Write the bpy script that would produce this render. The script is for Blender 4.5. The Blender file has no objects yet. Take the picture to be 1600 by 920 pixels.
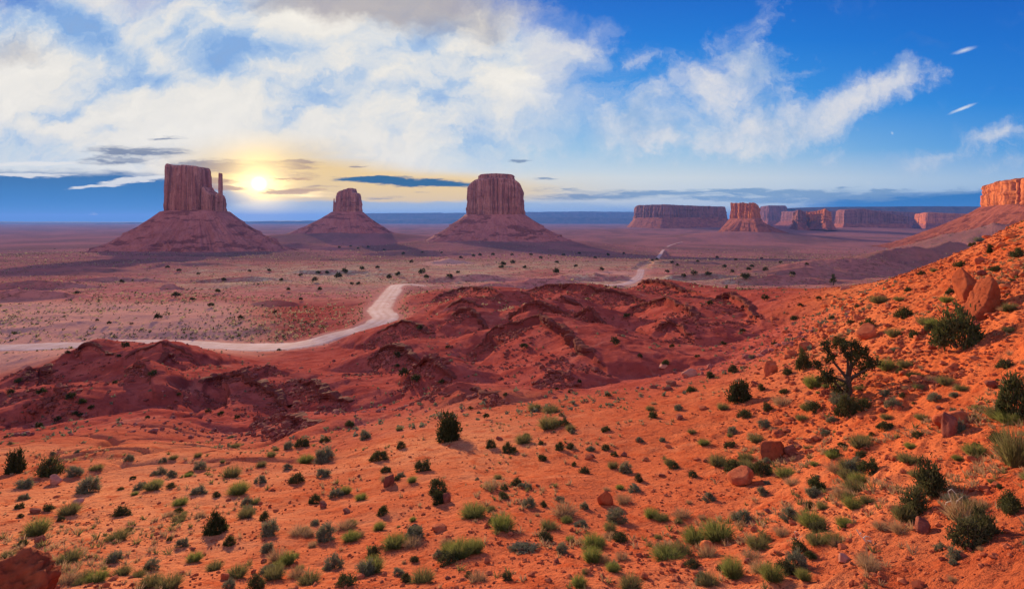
import bpy, bmesh, math, random
import numpy as np
from mathutils import Vector, Matrix

scene = bpy.context.scene
COL = scene.collection
R = math.radians

# ------------------------------------------------------------------ camera, light, exposure
HORIZON, FPX = 342.0, 800.0           # eye level and focal length, on a picture 1600 wide and 920 high
cam_d = bpy.data.cameras.new("camera")
cam_d.sensor_width = 36.0
cam_d.lens = 36.0 * FPX / 1600.0
cam_d.shift_y = -(460.0 - HORIZON) / 1600.0
cam_d.clip_start, cam_d.clip_end = 0.5, 200000.0
cam = bpy.data.objects.new("camera", cam_d)
cam.rotation_euler = (R(90), 0, 0)
COL.objects.link(cam)
scene.camera = cam

SUN_AZ, SUN_EL = -26.0, 10.0          # degrees: azimuth from +Y towards +X, elevation
sun_d = bpy.data.lights.new("sun", 'SUN')
sun_d.energy = 5.0
sun_d.angle = R(0.6)
sun_d.color = (1.0, 0.75, 0.47)
sun = bpy.data.objects.new("sun", sun_d)
COL.objects.link(sun)
sv = Vector((math.sin(R(SUN_AZ)) * math.cos(R(SUN_EL)), math.cos(R(SUN_AZ)) * math.cos(R(SUN_EL)), math.sin(R(SUN_EL))))
sun.rotation_euler = sv.to_track_quat('Z', 'Y').to_euler()

scene.view_settings.view_transform = 'Standard'
scene.view_settings.look = 'None'
scene.view_settings.gamma = 1.0
scene.view_settings.exposure = 0.74
scene.view_settings.use_curve_mapping = False
cy = scene.cycles
cy.use_denoising = True
cy.max_bounces = 5
cy.diffuse_bounces = 3
cy.glossy_bounces = 2
cy.transmission_bounces = 3
cy.volume_bounces = 0
cy.transparent_max_bounces = 6
cy.volume_step_rate = 4.0
cy.sample_clamp_indirect = 4.0

# ------------------------------------------------------------------ node helpers
class NT:
    def __init__(self, tree):
        self.t = tree; self.n = tree.nodes; self.l = tree.links
    def add(self, typ, **kw):
        nd = self.n.new(typ)
        for k, v in kw.items(): setattr(nd, k, v)
        return nd
    def put(self, nd, key, val):
        if val is None: return
        s = nd.inputs[key]
        if hasattr(val, 'is_output'): self.l.new(val, s)
        else:
            if isinstance(val, (tuple, list)) and len(val) == 3 and s.type == 'RGBA': val = (*val, 1.0)
            s.default_value = val
    def math(self, op, a, b=None, c=None, clamp=False):
        nd = self.add('ShaderNodeMath', operation=op, use_clamp=clamp)
        for i, v in enumerate((a, b, c)): self.put(nd, i, v)
        return nd.outputs[0]
    def vmath(self, op, a, b=None, scale=None):
        nd = self.add('ShaderNodeVectorMath', operation=op)
        self.put(nd, 0, a); self.put(nd, 1, b)
        if scale is not None: self.put(nd, 3, scale)
        return nd.outputs[1] if op in ('LENGTH', 'DOT_PRODUCT', 'DISTANCE') else nd.outputs[0]
    def mix(self, f, a, b, blend='MIX'):
        nd = self.add('ShaderNodeMix', data_type='RGBA', blend_type=blend)
        self.put(nd, 0, f); self.put(nd, 6, a); self.put(nd, 7, b)
        return nd.outputs[2]
    def mapr(self, v, a, b, c=0.0, d=1.0, kind='SMOOTHSTEP'):
        nd = self.add('ShaderNodeMapRange', interpolation_type=kind)
        for i, x in enumerate((v, a, b, c, d)): self.put(nd, i, x)
        return nd.outputs[0]
    def noise(self, vec, scale, detail=4.0, rough=0.55, dist=0.0, color=False):
        nd = self.add('ShaderNodeTexNoise')
        self.put(nd, 'Vector', vec); self.put(nd, 'Scale', scale); self.put(nd, 'Detail', detail)
        self.put(nd, 'Roughness', rough); self.put(nd, 'Distortion', dist)
        return nd.outputs[1 if color else 0]
    def mapping(self, vec, loc=(0, 0, 0), rot=(0, 0, 0), scale=(1, 1, 1), typ='POINT'):
        nd = self.add('ShaderNodeMapping', vector_type=typ)
        self.put(nd, 0, vec); self.put(nd, 1, loc) if typ != 'NORMAL' else None
        nd.inputs['Rotation'].default_value = rot; nd.inputs['Scale'].default_value = scale
        return nd.outputs[0]
    def ramp(self, f, stops):
        nd = self.add('ShaderNodeValToRGB')
        cr = nd.color_ramp
        while len(cr.elements) < len(stops): cr.elements.new(0.5)
        for e, (p, c) in zip(cr.elements, stops):
            e.position = p; e.color = (*c, 1.0) if len(c) == 3 else c
        self.put(nd, 0, f)
        return nd.outputs[0]

# ------------------------------------------------------------------ sky
world = bpy.data.worlds.new("World")
scene.world = world
world.use_nodes = True
w = NT(world.node_tree); w.n.clear()
geo = w.add('ShaderNodeTexCoord')
dirv = w.vmath('NORMALIZE', geo.outputs['Generated'])
sep = w.add('ShaderNodeSeparateXYZ'); w.put(sep, 0, dirv)
ay = w.math('MAXIMUM', w.math('ABSOLUTE', sep.outputs[1]), 0.3)
SU = w.math('DIVIDE', sep.outputs[0], ay)      # tangent of the bearing, tangent of the height
SV = w.math('DIVIDE', sep.outputs[2], ay)
cmb = w.add('ShaderNodeCombineXYZ'); w.put(cmb, 0, SU); w.put(cmb, 1, SV)
SP = cmb.outputs[0]
def sw(vec, scale, amt, detail=5.0, rough=0.6):
    nz = w.vmath('SUBTRACT', w.noise(vec, scale, detail, rough, 0.0, True), (0.5, 0.5, 0.5))
    return w.vmath('ADD', SP, w.vmath('MULTIPLY', nz, amt))
PW = sw(SP, 4.5, (0.26, 0.18, 0.0), 7.0, 0.64)                                            # billowing edges
flat = w.mapping(SP, scale=(1.0, 6.0, 1.0))
PS = sw(flat, 9.0, (0.16, 0.026, 0.0), 7.0, 0.68)                            # streaked edges
sw_ = w.add('ShaderNodeSeparateXYZ'); w.put(sw_, 0, PW)
fu_ = w.math('ADD', sw_.outputs[0], 1.75); fv_ = w.math('ADD', sw_.outputs[1], 0.30)
fan_c = w.add('ShaderNodeCombineXYZ')
w.put(fan_c, 0, w.math('MULTIPLY', w.math('ARCTAN2', fv_, fu_), 3.4))
w.put(fan_c, 1, w.math('MULTIPLY', w.math('SQRT', w.math('ADD', w.math('MULTIPLY', fu_, fu_), w.math('MULTIPLY', fv_, fv_))), 0.9))
FAN = fan_c.outputs[0]
def blob(vec, u, v, su, sv_, rot=0.0):
    m = w.mapping(vec, ((u - 800) / FPX, (HORIZON - v) / FPX, 0), (0, 0, R(rot)), (su / FPX, sv_ / FPX, 1.0), 'TEXTURE')
    g = w.add('ShaderNodeTexGradient', gradient_type='SPHERICAL'); w.put(g, 0, m)
    return g.outputs['Fac']
def total(vec, items):
    acc = None
    for it in items:
        wgt = it[5] if len(it) > 5 else 1.0
        b = blob(vec, *it[:5])
        b = w.math('MULTIPLY', b, wgt) if wgt != 1.0 else b
        acc = b if acc is None else w.math('ADD', acc, b)
    return acc
# clear air by height, paler towards the horizon, deeper to the right
clear = w.ramp(w.math('MULTIPLY', SV, 2.0), [(0.0, (.30, .52, .80)), (0.05, (.62, .72, .80)), (0.16, (.70, .77, .80)), (0.27, (.30, .56, .82)),
                                             (0.45, (.045, .34, .82)), (0.70, (.002, .20, .72)), (1.0, (.0, .10, .55))])
deep = w.mapr(SU, 0.25, 1.05)
clear = w.mix(w.math('MULTIPLY', deep, 0.75), clear, w.ramp(w.math('MULTIPLY', SV, 2.0),
              [(0.0, (.22, .48, .82)), (0.14, (.33, .56, .82)), (0.28, (.015, .30, .78)), (0.5, (.0, .19, .70)), (1.0, (.0, .095, .52))]))
nish = w.add('ShaderNodeTexSky', sky_type='NISHITA', sun_disc=False)
nish.sun_elevation = R(SUN_EL); nish.sun_rotation = R(SUN_AZ)
sky = w.mix(0.06, clear, w.vmath('SCALE', nish.outputs[0], scale=0.12))
# the broad pale veil over the left and the middle
veil = total(PW, [(150, 150, 560, 260, 0, 1.5), (450, 130, 480, 270, 0, 1.5), (700, 160, 330, 200, 0, 1.0), (620, 40, 260, 120, 0, .9), (800, 110, 170, 110, 20, .6), (900, 70, 70, 60, 25, .75), (0, 60, 300, 160, 0, .5)])
vn = w.math('ADD', w.math('MULTIPLY', w.noise(PW, 5.0, 9.0, 0.62), 0.55), w.math('MULTIPLY', w.noise(FAN, 4.2, 7.0, 0.60, 0.3), 0.45))
veil_m = w.mapr(w.math('ADD', veil, w.math('MULTIPLY', w.math('SUBTRACT', vn, 0.5), 3.0)), 0.10, 1.55)
gn = w.math('ADD', w.math('MULTIPLY', w.noise(w.mapping(PW, (3.1, 1.7, 0), scale=(1.0, 1.9, 1)), 4.2, 9.0, 0.60, 0.15), 0.55), w.math('MULTIPLY', w.noise(w.mapping(FAN, (1.3, .4, 0)), 5.0, 9.0, 0.60, 0.2), 0.45))
PH = sw(PW, 9.0, (0.12, 0.07, 0.0), 6.0, 0.6)
holes = total(PH, [(160, 70, 150, 36, -32, 1.0), (90, 35, 110, 50, -20, .7), (335, 88, 80, 60, 10, 1.0), (435, 72, 90, 34, -20, 1.0), (645, 136, 70, 22, -8, .8), (500, 148, 60, 18, 0, .6), (60, 180, 120, 18, 0, .6), (690, 45, 60, 40, 30, .8), (770, 60, 60, 60, 0, .7), (250, 128, 60, 16, 0, .6), (700, 200, 160, 30, 0, .5)])
gn = w.math('SUBTRACT', w.math('ADD', gn, w.math('MULTIPLY', w.mapr(SV, .36, .10), .05)), w.math('MULTIPLY', holes, .15))
whites = w.ramp(gn, [(0.33, (.24, .44, .78)), (0.42, (.46, .60, .80)), (0.48, (.72, .76, .80)), (0.54, (.88, .85, .79)), (0.64, (.98, .93, .84))])
sky = w.mix(veil_m, sky, whites)
under = w.mapr(w.math('ADD', total(PW, [(640, 0, 260, 75, 0, 1.1), (520, -10, 160, 60, 0, .7), (20, 90, 90, 45, 0, .55), (760, 60, 120, 50, 20, .4)]), w.math('MULTIPLY', w.math('SUBTRACT', gn, 0.5), -1.4)), 0.12, 0.85)
sky = w.mix(w.math('MULTIPLY', under, 0.75), sky, (.40, .36, .38))
# billows on the right
bil = total(PW, [(1130, 205, 210, 56, 10, .85), (1010, 150, 120, 90, 30, .95), (1170, 85, 125, 85, 40, 1.15), (1150, 140, 150, 70, 10, .8), (1330, 165, 160, 44, 18, .95), (1410, 135, 90, 40, 15, .85), (1090, 235, 170, 40, 0, .85),
                 (1240, 200, 140, 60, 8, .8), (1480, 240, 120, 30, 6, 1.1), (1580, 222, 90, 28, 8, 1.0), (1295, 238, 45, 16, 15, .8), (950, 195, 150, 70, 0, .7), (840, 225, 70, 32, 0, .6),
                 (1290, 276, 50, 16, 12, .6), (1570, 262, 100, 26, 0, .5), (890, 60, 60, 45, 20, .6), (1240, 120, 60, 40, 0, .55)])
bn = w.math('ADD', w.math('MULTIPLY', w.noise(PW, 9.0, 9.0, 0.66, 0.3), 0.5), w.math('MULTIPLY', w.noise(w.mapping(FAN, (4.3, 2.4, 0)), 6.5, 8.0, 0.66, 0.3), 0.5))
bil_m = w.mapr(w.math('ADD', bil, w.math('MULTIPLY', w.math('SUBTRACT', bn, 0.54), 4.2)), 0.10, 1.45)
bcol = w.ramp(w.noise(w.mapping(SP, (0.9, 2.3, 0)), 9.0, 6.0, 0.6), [(0.32, (.42, .55, .74)), (0.5, (.78, .78, .80)), (0.66, (.96, .89, .80))])
sky = w.mix(w.math('MULTIPLY', bil_m, 0.86), sky, bcol)
# contrails
PT = sw(SP, 40.0, (0.006, 0.006, 0.0), 4.0)
tr = w.math('ADD', w.math('MAXIMUM', blob(PT, 1504, 170, 30, 3.6, 22), w.math('MULTIPLY', blob(PT, 1507, 79, 25, 5, 17), .8)), w.math('MULTIPLY', blob(PT, 1394, 208, 3, 4, 30), .6))
sky = w.mix(w.math('MULTIPLY', w.mapr(tr, 0.0, 1.0), .85), sky, (.80, .85, .90))
# glow of the low sun and the yellow air beside it
PG = sw(flat, 5.0, (0.10, 0.012, 0.0))
yel = w.mapr(total(PG, [(520, 292, 300, 46, 0, 1.0), (420, 272, 230, 80, 0, 1.0), (640, 300, 240, 34, 0, .6), (800, 300, 330, 46, 0, .55)]), 0.05, 0.95)
sky = w.mix(w.math('MULTIPLY', yel, 0.95), sky, (1.0, .69, .26))
# low blue banks
low = w.mapr(w.math('ADD', total(PS, [(60, 312, 420, 58, 0, 2.2), (180, 322, 260, 40, 0, 1.2), (1480, 322, 330, 32, 0, 1.5), (1580, 312, 110, 24, 0, .5), (1000, 330, 300, 20, 0, .5)]), w.math('MULTIPLY', w.math('SUBTRACT', w.noise(PS, 8.0, 5.0), 0.5), 0.7)), 0.25, 0.8)
sky = w.mix(w.math('MULTIPLY', low, 0.96), sky, w.ramp(w.math('MULTIPLY', SV, 8.0), [(0.0, (.0, .24, .60)), (0.3, (.0, .19, .52)), (0.75, (.004, .12, .33))]))
lav = w.mapr(total(PS, [(470, 330, 180, 26, 0, 1.2), (640, 330, 320, 20, 0, 1.2), (880, 326, 260, 22, 0, .8)]), 0.1, 0.7)
sky = w.mix(w.math('MULTIPLY', lav, 0.8), sky, (.38, .54, .74))
wst = w.mapr(total(PS, [(40, 273, 95, 5, 0, 1.3), (215, 281, 85, 6, 4, 1.3), (150, 291, 60, 4, 3, 1.0), (148, 333, 12, 2, 0, 1.1), (60, 255, 120, 6, 0, 1.0), (310, 298, 60, 4, 0, .7)]), 0.12, 0.6)
sky = w.mix(w.math('MULTIPLY', wst, 0.9), sky, (.90, .88, .84))
# dark streaks lit from behind
drk = total(PS, [(215, 238, 110, 13, -1, 1.3), (170, 252, 75, 9, 0, 1.1), (258, 216, 30, 4, 0, 1.2), (390, 262, 150, 15, 0, 1.35), (330, 258, 120, 12, 0, .9), (440, 275, 70, 6, 0, 1.0), (350, 285, 45, 4, 0, .9),
                 (440, 300, 60, 5, 3, .9), (560, 261, 18, 4, 0, 1.1), (500, 292, 40, 4, 0, .9), (470, 253, 40, 4, 0, .7), (812, 253, 22, 4, 0, .8), (850, 279, 34, 4, 0, 1.0), (600, 309, 40, 4, 0, .7), (660, 300, 30, 3, 0, .5),
                 (970, 304, 240, 9, 2, 1.1), (880, 296, 80, 5, 0, .7), (1290, 306, 260, 14, 0, 1.0), (1180, 300, 110, 6, 0, .9), (1385, 301, 45, 5, 0, 1.2), (1495, 297, 40, 6, 6, 1.0), (1322, 293, 30, 3, 0, 1.0), (1150, 312, 200, 7, 0, .8)])
warm = blob(SP, 430, 285, 260, 90)
dcol = w.mix(w.mapr(warm, 0.1, 0.8), w.mix(w.mapr(SU, -0.2, 0.4), (.16, .21, .32), (.20, .36, .56)), (.50, .33, .21))
drk = w.math('MULTIPLY', drk, w.mapr(w.noise(w.mapping(PS, scale=(1, 7, 1)), 16.0, 6.0, 0.65), .30, .62, .35, 1.25))
sky = w.mix(w.math('MULTIPLY', w.mapr(drk, 0.10, 0.9), 0.86), sky, dcol)
dk2 = w.mapr(total(PS, [(640, 284, 150, 9, -2, 1.6), (570, 277, 60, 5, 0, .8)]), 0.2, 0.75)
sky = w.mix(dk2, sky, (.025, .125, .26))
core = w.mapr(total(PS, [(405, 287, 64, 20, 0, 1.5), (470, 304, 70, 7, 0, .9)]), 0.1, 1.1)
sky = w.mix(core, sky, (1.9, 1.35, .60))
sdir = (math.sin(R(-26.3)) , math.cos(R(-26.3)), 0.0615)
sd = w.vmath('DISTANCE', dirv, Vector(sdir).normalized()[:])
halo = w.math('POWER', w.mapr(sd, 0.13, 0.0, kind='LINEAR'), 3.6)
sky = w.mix(halo, sky, (3.2, 2.3, .9))
sky = w.mix(w.math('POWER', w.mapr(sd, 0.0155, 0.0, kind='LINEAR'), 2.0), sky, (9.0, 7.4, 4.6))
bars = w.mapr(total(PS, [(455, 299, 62, 6, 2, 1.6), (352, 292, 60, 6, -2, 1.4), (450, 279, 40, 3, 0, 1.2), (330, 282, 60, 5, 0, 1.3)]), 0.15, 0.8)
sky = w.mix(w.math('MULTIPLY', bars, .8), sky, (.62, .36, .17))
sky = w.mix(w.mapr(sep.outputs[2], -0.012, -0.06), sky, (.12, .16, .22))
back = w.mix(w.mapr(w.noise(SP, 3.0, 5, .6), .35, .6), (.56, .62, .98), (.90, .80, 1.02))  # unseen sky behind the viewer, brightened and tinted to fill shaded faces
sky = w.mix(w.mapr(sep.outputs[1], .02, -.35), sky, back)
bg = w.add('ShaderNodeBackground'); w.put(bg, 0, w.vmath('SCALE', sky, scale=5.8)); bg.inputs[1].default_value = 0.1
wo = w.add('ShaderNodeOutputWorld'); w.l.new(bg.outputs[0], wo.inputs[0])
world.cycles.sampling_method = 'MANUAL'
world.cycles.sample_map_resolution = 1024

# ------------------------------------------------------------------ noise on arrays
def h2(ix, iy, seed):
    n = (ix.astype(np.int64) * 374761393 + iy.astype(np.int64) * 668265263 + seed * 974634777) & 0xFFFFFFFF
    n = ((n ^ (n >> 13)) * 1274126177) & 0xFFFFFFFF
    n = ((n ^ (n >> 16)) * 2246822519) & 0xFFFFFFFF
    return ((n ^ (n >> 15)) & 0xFFFFFF) / float(0x1000000)
def vn2(x, y, seed=0):
    x = np.asarray(x, float); y = np.asarray(y, float)
    ix = np.floor(x); iy = np.floor(y); fx = x - ix; fy = y - iy
    fx = fx * fx * fx * (fx * (fx * 6 - 15) + 10); fy = fy * fy * fy * (fy * (fy * 6 - 15) + 10)
    a = h2(ix, iy, seed); b = h2(ix + 1, iy, seed); c = h2(ix, iy + 1, seed); d = h2(ix + 1, iy + 1, seed)
    return ((a + (b - a) * fx) * (1 - fy) + (c + (d - c) * fx) * fy) * 2 - 1
def fbm(x, y, octv=4, seed=0, gain=0.5):
    s = 0.0; a = 1.0; t = 0.0
    for i in range(octv):
        s = s + a * vn2(x, y, seed + i * 17); t += a; a *= gain
        x, y = (x * 1.62 + y * 1.18) + 3.1, (y * 1.62 - x * 1.18) + 7.7
    return s / t
def ridg(x, y, octv=4, seed=0, gain=0.5):
    s = 0.0; a = 1.0; t = 0.0
    for i in range(octv):
        s = s + a * (1 - np.abs(vn2(x, y, seed + i * 29)) * 2); t += a; a *= gain
        x, y = (x * 1.62 + y * 1.18) + 5.3, (y * 1.62 - x * 1.18) + 1.9
    return s / t
def sstep(a, b, x):
    t = np.clip((x - a) / (b - a), 0, 1)
    return t * t * (3 - 2 * t)

# ------------------------------------------------------------------ the lie of the land: bearing (u) and distance (Y) give a sight line (v)
YR = np.array([8, 12, 16, 22, 30, 42, 60, 80, 110, 150, 190, 240, 300, 435, 900, 1900, 3000, 5000, 10000, 20000, 60000], float)
FAR = [446, 411, 399, 384, 370, 358, 351, 346.2]
CU = np.array([-400, 0, 130, 250, 430, 550, 650, 750, 850, 1000, 1100, 1200, 1300, 1400, 1500, 1600, 1800, 2200], float)
CV = [
 [1180, 1010, 930, 850, 790, 730, 690, 655, 625, 597, 543, 500, 472],
 [1150, 985, 905, 830, 775, 725, 685, 650, 622, 593, 541, 497, 472],
 [1150, 985, 905, 828, 772, 722, 680, 640, 592, 543, 540, 497, 472],
 [1150, 985, 904, 825, 768, 716, 675, 636, 586, 538, 539, 497, 472],
 [1150, 985, 903, 822, 765, 716, 686, 660, 608, 561, 537, 496, 472],
 [1145, 980, 897, 815, 755, 704, 670, 646, 600, 556, 521, 492, 470],
 [1140, 975, 890, 808, 742, 688, 645, 618, 575, 531, 499, 474, 463],
 [1140, 972, 886, 804, 739, 680, 633, 603, 561, 520, 490, 466, 466],
 [1138, 970, 883, 802, 735, 672, 622, 592, 550, 512, 483, 460, 475],
 [1135, 965, 878, 795, 725, 655, 605, 572, 535, 500, 474, 457, 474],
 [1130, 960, 872, 785, 712, 640, 590, 555, 520, 488, 466, 453, 472],
 [1120, 950, 862, 770, 690, 612, 560, 528, 495, 469, 456, 451, 470],
 [1090, 925, 832, 738, 652, 572, 512, 485, 465, 457, 458, 462, 468],
 [1050, 895, 795, 690, 598, 515, 455, 434, 445, 460, 475, 475, 470],
 [1010, 860, 762, 648, 545, 458, 408, 397, 420, 445, 460, 475, 472],
 [960, 820, 715, 592, 480, 398, 352, 342, 376, 420, 450, 470, 472],
 [880, 720, 610, 490, 395, 335, 300, 295, 330, 395, 440, 465, 472],
 [800, 640, 530, 420, 325, 270, 240, 235, 280, 350, 410, 450, 465]]
def pchip(xk, yk, x):
    h = np.diff(xk); d = np.diff(yk) / h
    m = np.zeros_like(yk)
    w1 = 2 * h[1:] + h[:-1]; w2 = h[1:] + 2 * h[:-1]
    ok = d[:-1] * d[1:] > 0
    mm = np.zeros(len(d) - 1); mm[ok] = (w1 + w2)[ok] / (w1[ok] / d[:-1][ok] + w2[ok] / d[1:][ok])
    m[1:-1] = mm; m[0] = d[0]; m[-1] = d[-1]
    i = np.clip(np.searchsorted(xk, x) - 1, 0, len(xk) - 2)
    t = (x - xk[i]) / h[i]
    return ((1 + 2 * t) * (1 - t) ** 2 * yk[i] + t * (1 - t) ** 2 * h[i] * m[i] + t * t * (3 - 2 * t) * yk[i + 1] + t * t * (t - 1) * h[i] * m[i + 1])
NLY, NUU = 520, 400
LYG = np.linspace(math.log(8), math.log(60000), NLY); UUG = np.linspace(-400, 2200, NUU)
slope_tab = np.array([pchip(np.log(YR), (np.array(c + FAR) - HORIZON) / FPX * 1.0, LYG) for c in CV])        # fall per metre of distance
slope_tab = np.array([pchip(CU, slope_tab[:, j], UUG) for j in range(NLY)]).T
ZT = -slope_tab * np.exp(LYG)[None, :]
k_ = np.exp(-np.linspace(-2, 2, 31) ** 2); k_ /= k_.sum()
ZT = np.apply_along_axis(lambda r_: np.convolve(np.pad(r_, 15, mode='edge'), k_, mode='valid'), 0, ZT)
def uY(x, y):
    Y = np.maximum(y, 0.45 * np.abs(x)); Y = np.maximum(Y, 8.0)
    return np.clip(x / Y * FPX + 800, -400, 2200), Y
def zbase(x, y):
    u, Y = uY(x, y)
    fu = (u + 400) / 2600 * (NUU - 1); fy = np.clip((np.log(Y) - LYG[0]) / (LYG[-1] - LYG[0]) * (NLY - 1), 0, NLY - 1.0001)
    iu = np.clip(fu.astype(int), 0, NUU - 2); iy = np.clip(fy.astype(int), 0, NLY - 2); fu = fu - iu; fy = fy - iy
    return (ZT[iu, iy] * (1 - fu) + ZT[iu + 1, iy] * fu) * (1 - fy) + (ZT[iu, iy + 1] * (1 - fu) + ZT[iu + 1, iy + 1] * fu) * fy
YS = np.exp(np.linspace(math.log(9), math.log(50000), 3000))
def first_hit(u, v, H, y0=9.0):
    ys = YS[YS >= y0]
    x = (u - 800) / FPX * ys
    below = H(x, ys) >= -(v - HORIZON) / FPX * ys
    i = int(np.argmax(below)) if below.any() else len(ys) - 1
    return x[i], ys[i]
def px(u, v, Y):                       # a point seen at (u, v) at distance Y
    return np.array([(u - 800) / FPX * Y, Y, (HORIZON - v) / FPX * Y])

# rock rims: broken edges that drop towards the viewer; (points u,v), height, run behind, run in front
RIMS = [
 ([(672, 470), (705, 463), (740, 466), (775, 470), (805, 474)], 4.2, 26, 16),
 ([(800, 470), (835, 462), (870, 468), (910, 474), (960, 480), (1010, 486), (1035, 492)], 4.6, 22, 15),
 ([(930, 458), (975, 456), (1010, 460), (1050, 466), (1100, 476), (1150, 482)], 4.0, 24, 14),
 ([(690, 515), (715, 510), (740, 517), (762, 527)], 4.0, 22, 17),
 ([(770, 520), (800, 512), (840, 515), (885, 520), (905, 526)], 5.0, 20, 15),
 ([(825, 496), (860, 490), (895, 492), (925, 494)], 3.8, 20, 13),
 ([(880, 532), (900, 524), (935, 528), (960, 538)], 4.2, 18, 14),
 ([(735, 556), (765, 542), (800, 545), (845, 548), (880, 558), (915, 575), (950, 588)], 4.8, 17, 17),
 ([(960, 505), (1000, 497), (1040, 503), (1085, 516), (1120, 524)], 4.2, 20, 13),
 ([(1080, 495), (1120, 490), (1165, 498), (1200, 510)], 3.4, 20, 12),
 ([(1000, 540), (1040, 532), (1090, 540)], 3.0, 16, 11),
 ([(630, 606), (650, 598), (680, 597), (700, 602), (708, 610)], 3.0, 10, 5),
 ([(560, 585), (590, 570), (630, 566), (665, 575)], 3.0, 18, 12),
 ([(560, 540), (600, 526), (650, 522), (690, 530)], 3.0, 22, 14),
 ([(680, 492), (720, 486), (770, 490)], 3.2, 22, 13),
 ([(-60, 640), (10, 622), (45, 598), (72, 585), (95, 590)], 2.4, 10, 14),
 ([(95, 580), (120, 562), (150, 556), (182, 566)], 2.5, 14, 12),
 ([(175, 572), (205, 560), (245, 556), (285, 560), (320, 566)], 2.6, 16, 12),
 ([(178, 606), (200, 597), (222, 606), (234, 622)], 3.2, 10, 9),
 ([(246, 585), (262, 573), (272, 560)], 2.4, 9, 5),
 ([(70, 640), (95, 628), (120, 640)], 2.2, 10, 7),
 ([(300, 612), (340, 600), (385, 606), (430, 622), (470, 640)], 3.0, 16, 12),
 ([(420, 600), (470, 612), (510, 628), (560, 640)], 2.6, 14, 9),
 ([(380, 650), (430, 660), (480, 672), (520, 676)], 1.6, 9, 6),
 ([(640, 632), (690, 628), (740, 622), (790, 630)], 1.5, 9, 6),
 ([(830, 602), (870, 596), (905, 600)], 1.3, 10, 6),
]
RIMW = []
for pts, A, Lb, Lf in RIMS:
    q = np.array([first_hit(u, v, zbase, 30.0) for u, v in pts])
    t = np.linspace(0, len(q) - 1, (len(q) - 1) * 8 + 1); i = np.clip(t.astype(int), 0, len(q) - 2); f = (t - i)[:, None]
    qq_ = q[i] * (1 - f) + q[i + 1] * f
    for _ in range(3): qq_[1:-1] = (qq_[:-2] + 2 * qq_[1:-1] + qq_[2:]) / 4
    RIMW.append((qq_, A, Lb, Lf))
def rims(x, y):
    out = np.zeros_like(x)
    sel = np.where((y > 34) & (y < 330) & (np.abs(x) < 330))[0]
    if len(sel) == 0: return out
    xs, ys = x[sel], y[sel]
    xs = xs + 1.7 * fbm(xs / 13, ys / 13, 3, 61) + .35 * vn2(xs / 2.6, ys / 2.6, 68); ys = ys + 1.7 * fbm(xs / 13, ys / 13, 3, 62) + .4 * vn2(xs / 2.3, ys / 2.3, 69)
    res = np.zeros_like(xs)
    for P, A, Lb, Lf in RIMW:
        m = Lb * 3 + 8
        k = np.where((xs > P[:, 0].min() - m) & (xs < P[:, 0].max() + m) & (ys > P[:, 1].min() - m) & (ys < P[:, 1].max() + m))[0]
        if len(k) == 0: continue
        X, Yv = xs[k], ys[k]
        best = np.full(len(k), 1e9); sd_ = np.zeros(len(k)); tt = np.zeros(len(k))
        n = len(P) - 1
        for j in range(n):
            a = P[j]; d = P[j + 1] - a; L2 = d @ d
            s_ = np.clip(((X - a[0]) * d[0] + (Yv - a[1]) * d[1]) / L2, 0, 1)
            ex = X - a[0] - s_ * d[0]; ey = Yv - a[1] - s_ * d[1]
            dd = ex * ex + ey * ey
            up = dd < best
            best[up] = dd[up]; sd_[up] = (d[1] * ex - d[0] * ey)[up]; tt[up] = ((j + s_) / n)[up]
        dist = np.sqrt(best) * np.where(sd_ > 0, 1, -1)
        end = np.clip(1 - np.abs(tt - .5) * 2, 0, 1) ** 0.6
        front = np.where(dist < .5, 1 - .28 * np.clip(dist, 0, .5) / .5, 74e-2 * np.clip(1 - (dist - .5) / (Lf * 1.25), 0, 1) ** 1.1)
        prof = np.where(dist < 0, np.exp(-((dist / Lb) ** 2)), front)
        res[k] = np.maximum(res[k], 1.95 * A * end * prof)
    out[sel] = res
    return out
# far low swells and ledges on the valley floor: (u, v, Y, half width, half depth, height)
SWELLS = [(700, 412, 880, 52, 26, 9), (60, 452, 420, 60, 14, 7), (25, 470, 330, 60, 10, 6), (180, 440, 480, 70, 14, 5), (265, 447, 400, 14, 6, 6), (120, 425, 640, 90, 18, 7), (300, 412, 800, 120, 25, 6), (430, 470, 300, 18, 6, 3),
          (1330, 420, 620, 130, 60, 20), (1420, 405, 760, 140, 60, 30), (1270, 430, 560, 80, 26, 10), (1210, 440, 470, 90, 20, 8), (1480, 400, 900, 160, 60, 40), (1350, 405, 900, 90, 26, 14),
          (1100, 436, 520, 60, 18, 6), (850, 438, 430, 70, 24, 7), (930, 428, 520, 60, 20, 6), (520, 420, 620, 110, 30, 6), (740, 432, 500, 90, 22, 6), (400, 432, 500, 70, 16, 4), (430, 372, 2300, 500, 160, 34), (640, 392, 1750, 300, 90, 20), (230, 400, 1250, 360, 50, 9),
          (520, 405, 1050, 110, 26, 6), (1050, 405, 900, 140, 30, 6), (1560, 372, 1300, 340, 260, 95)]
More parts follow.
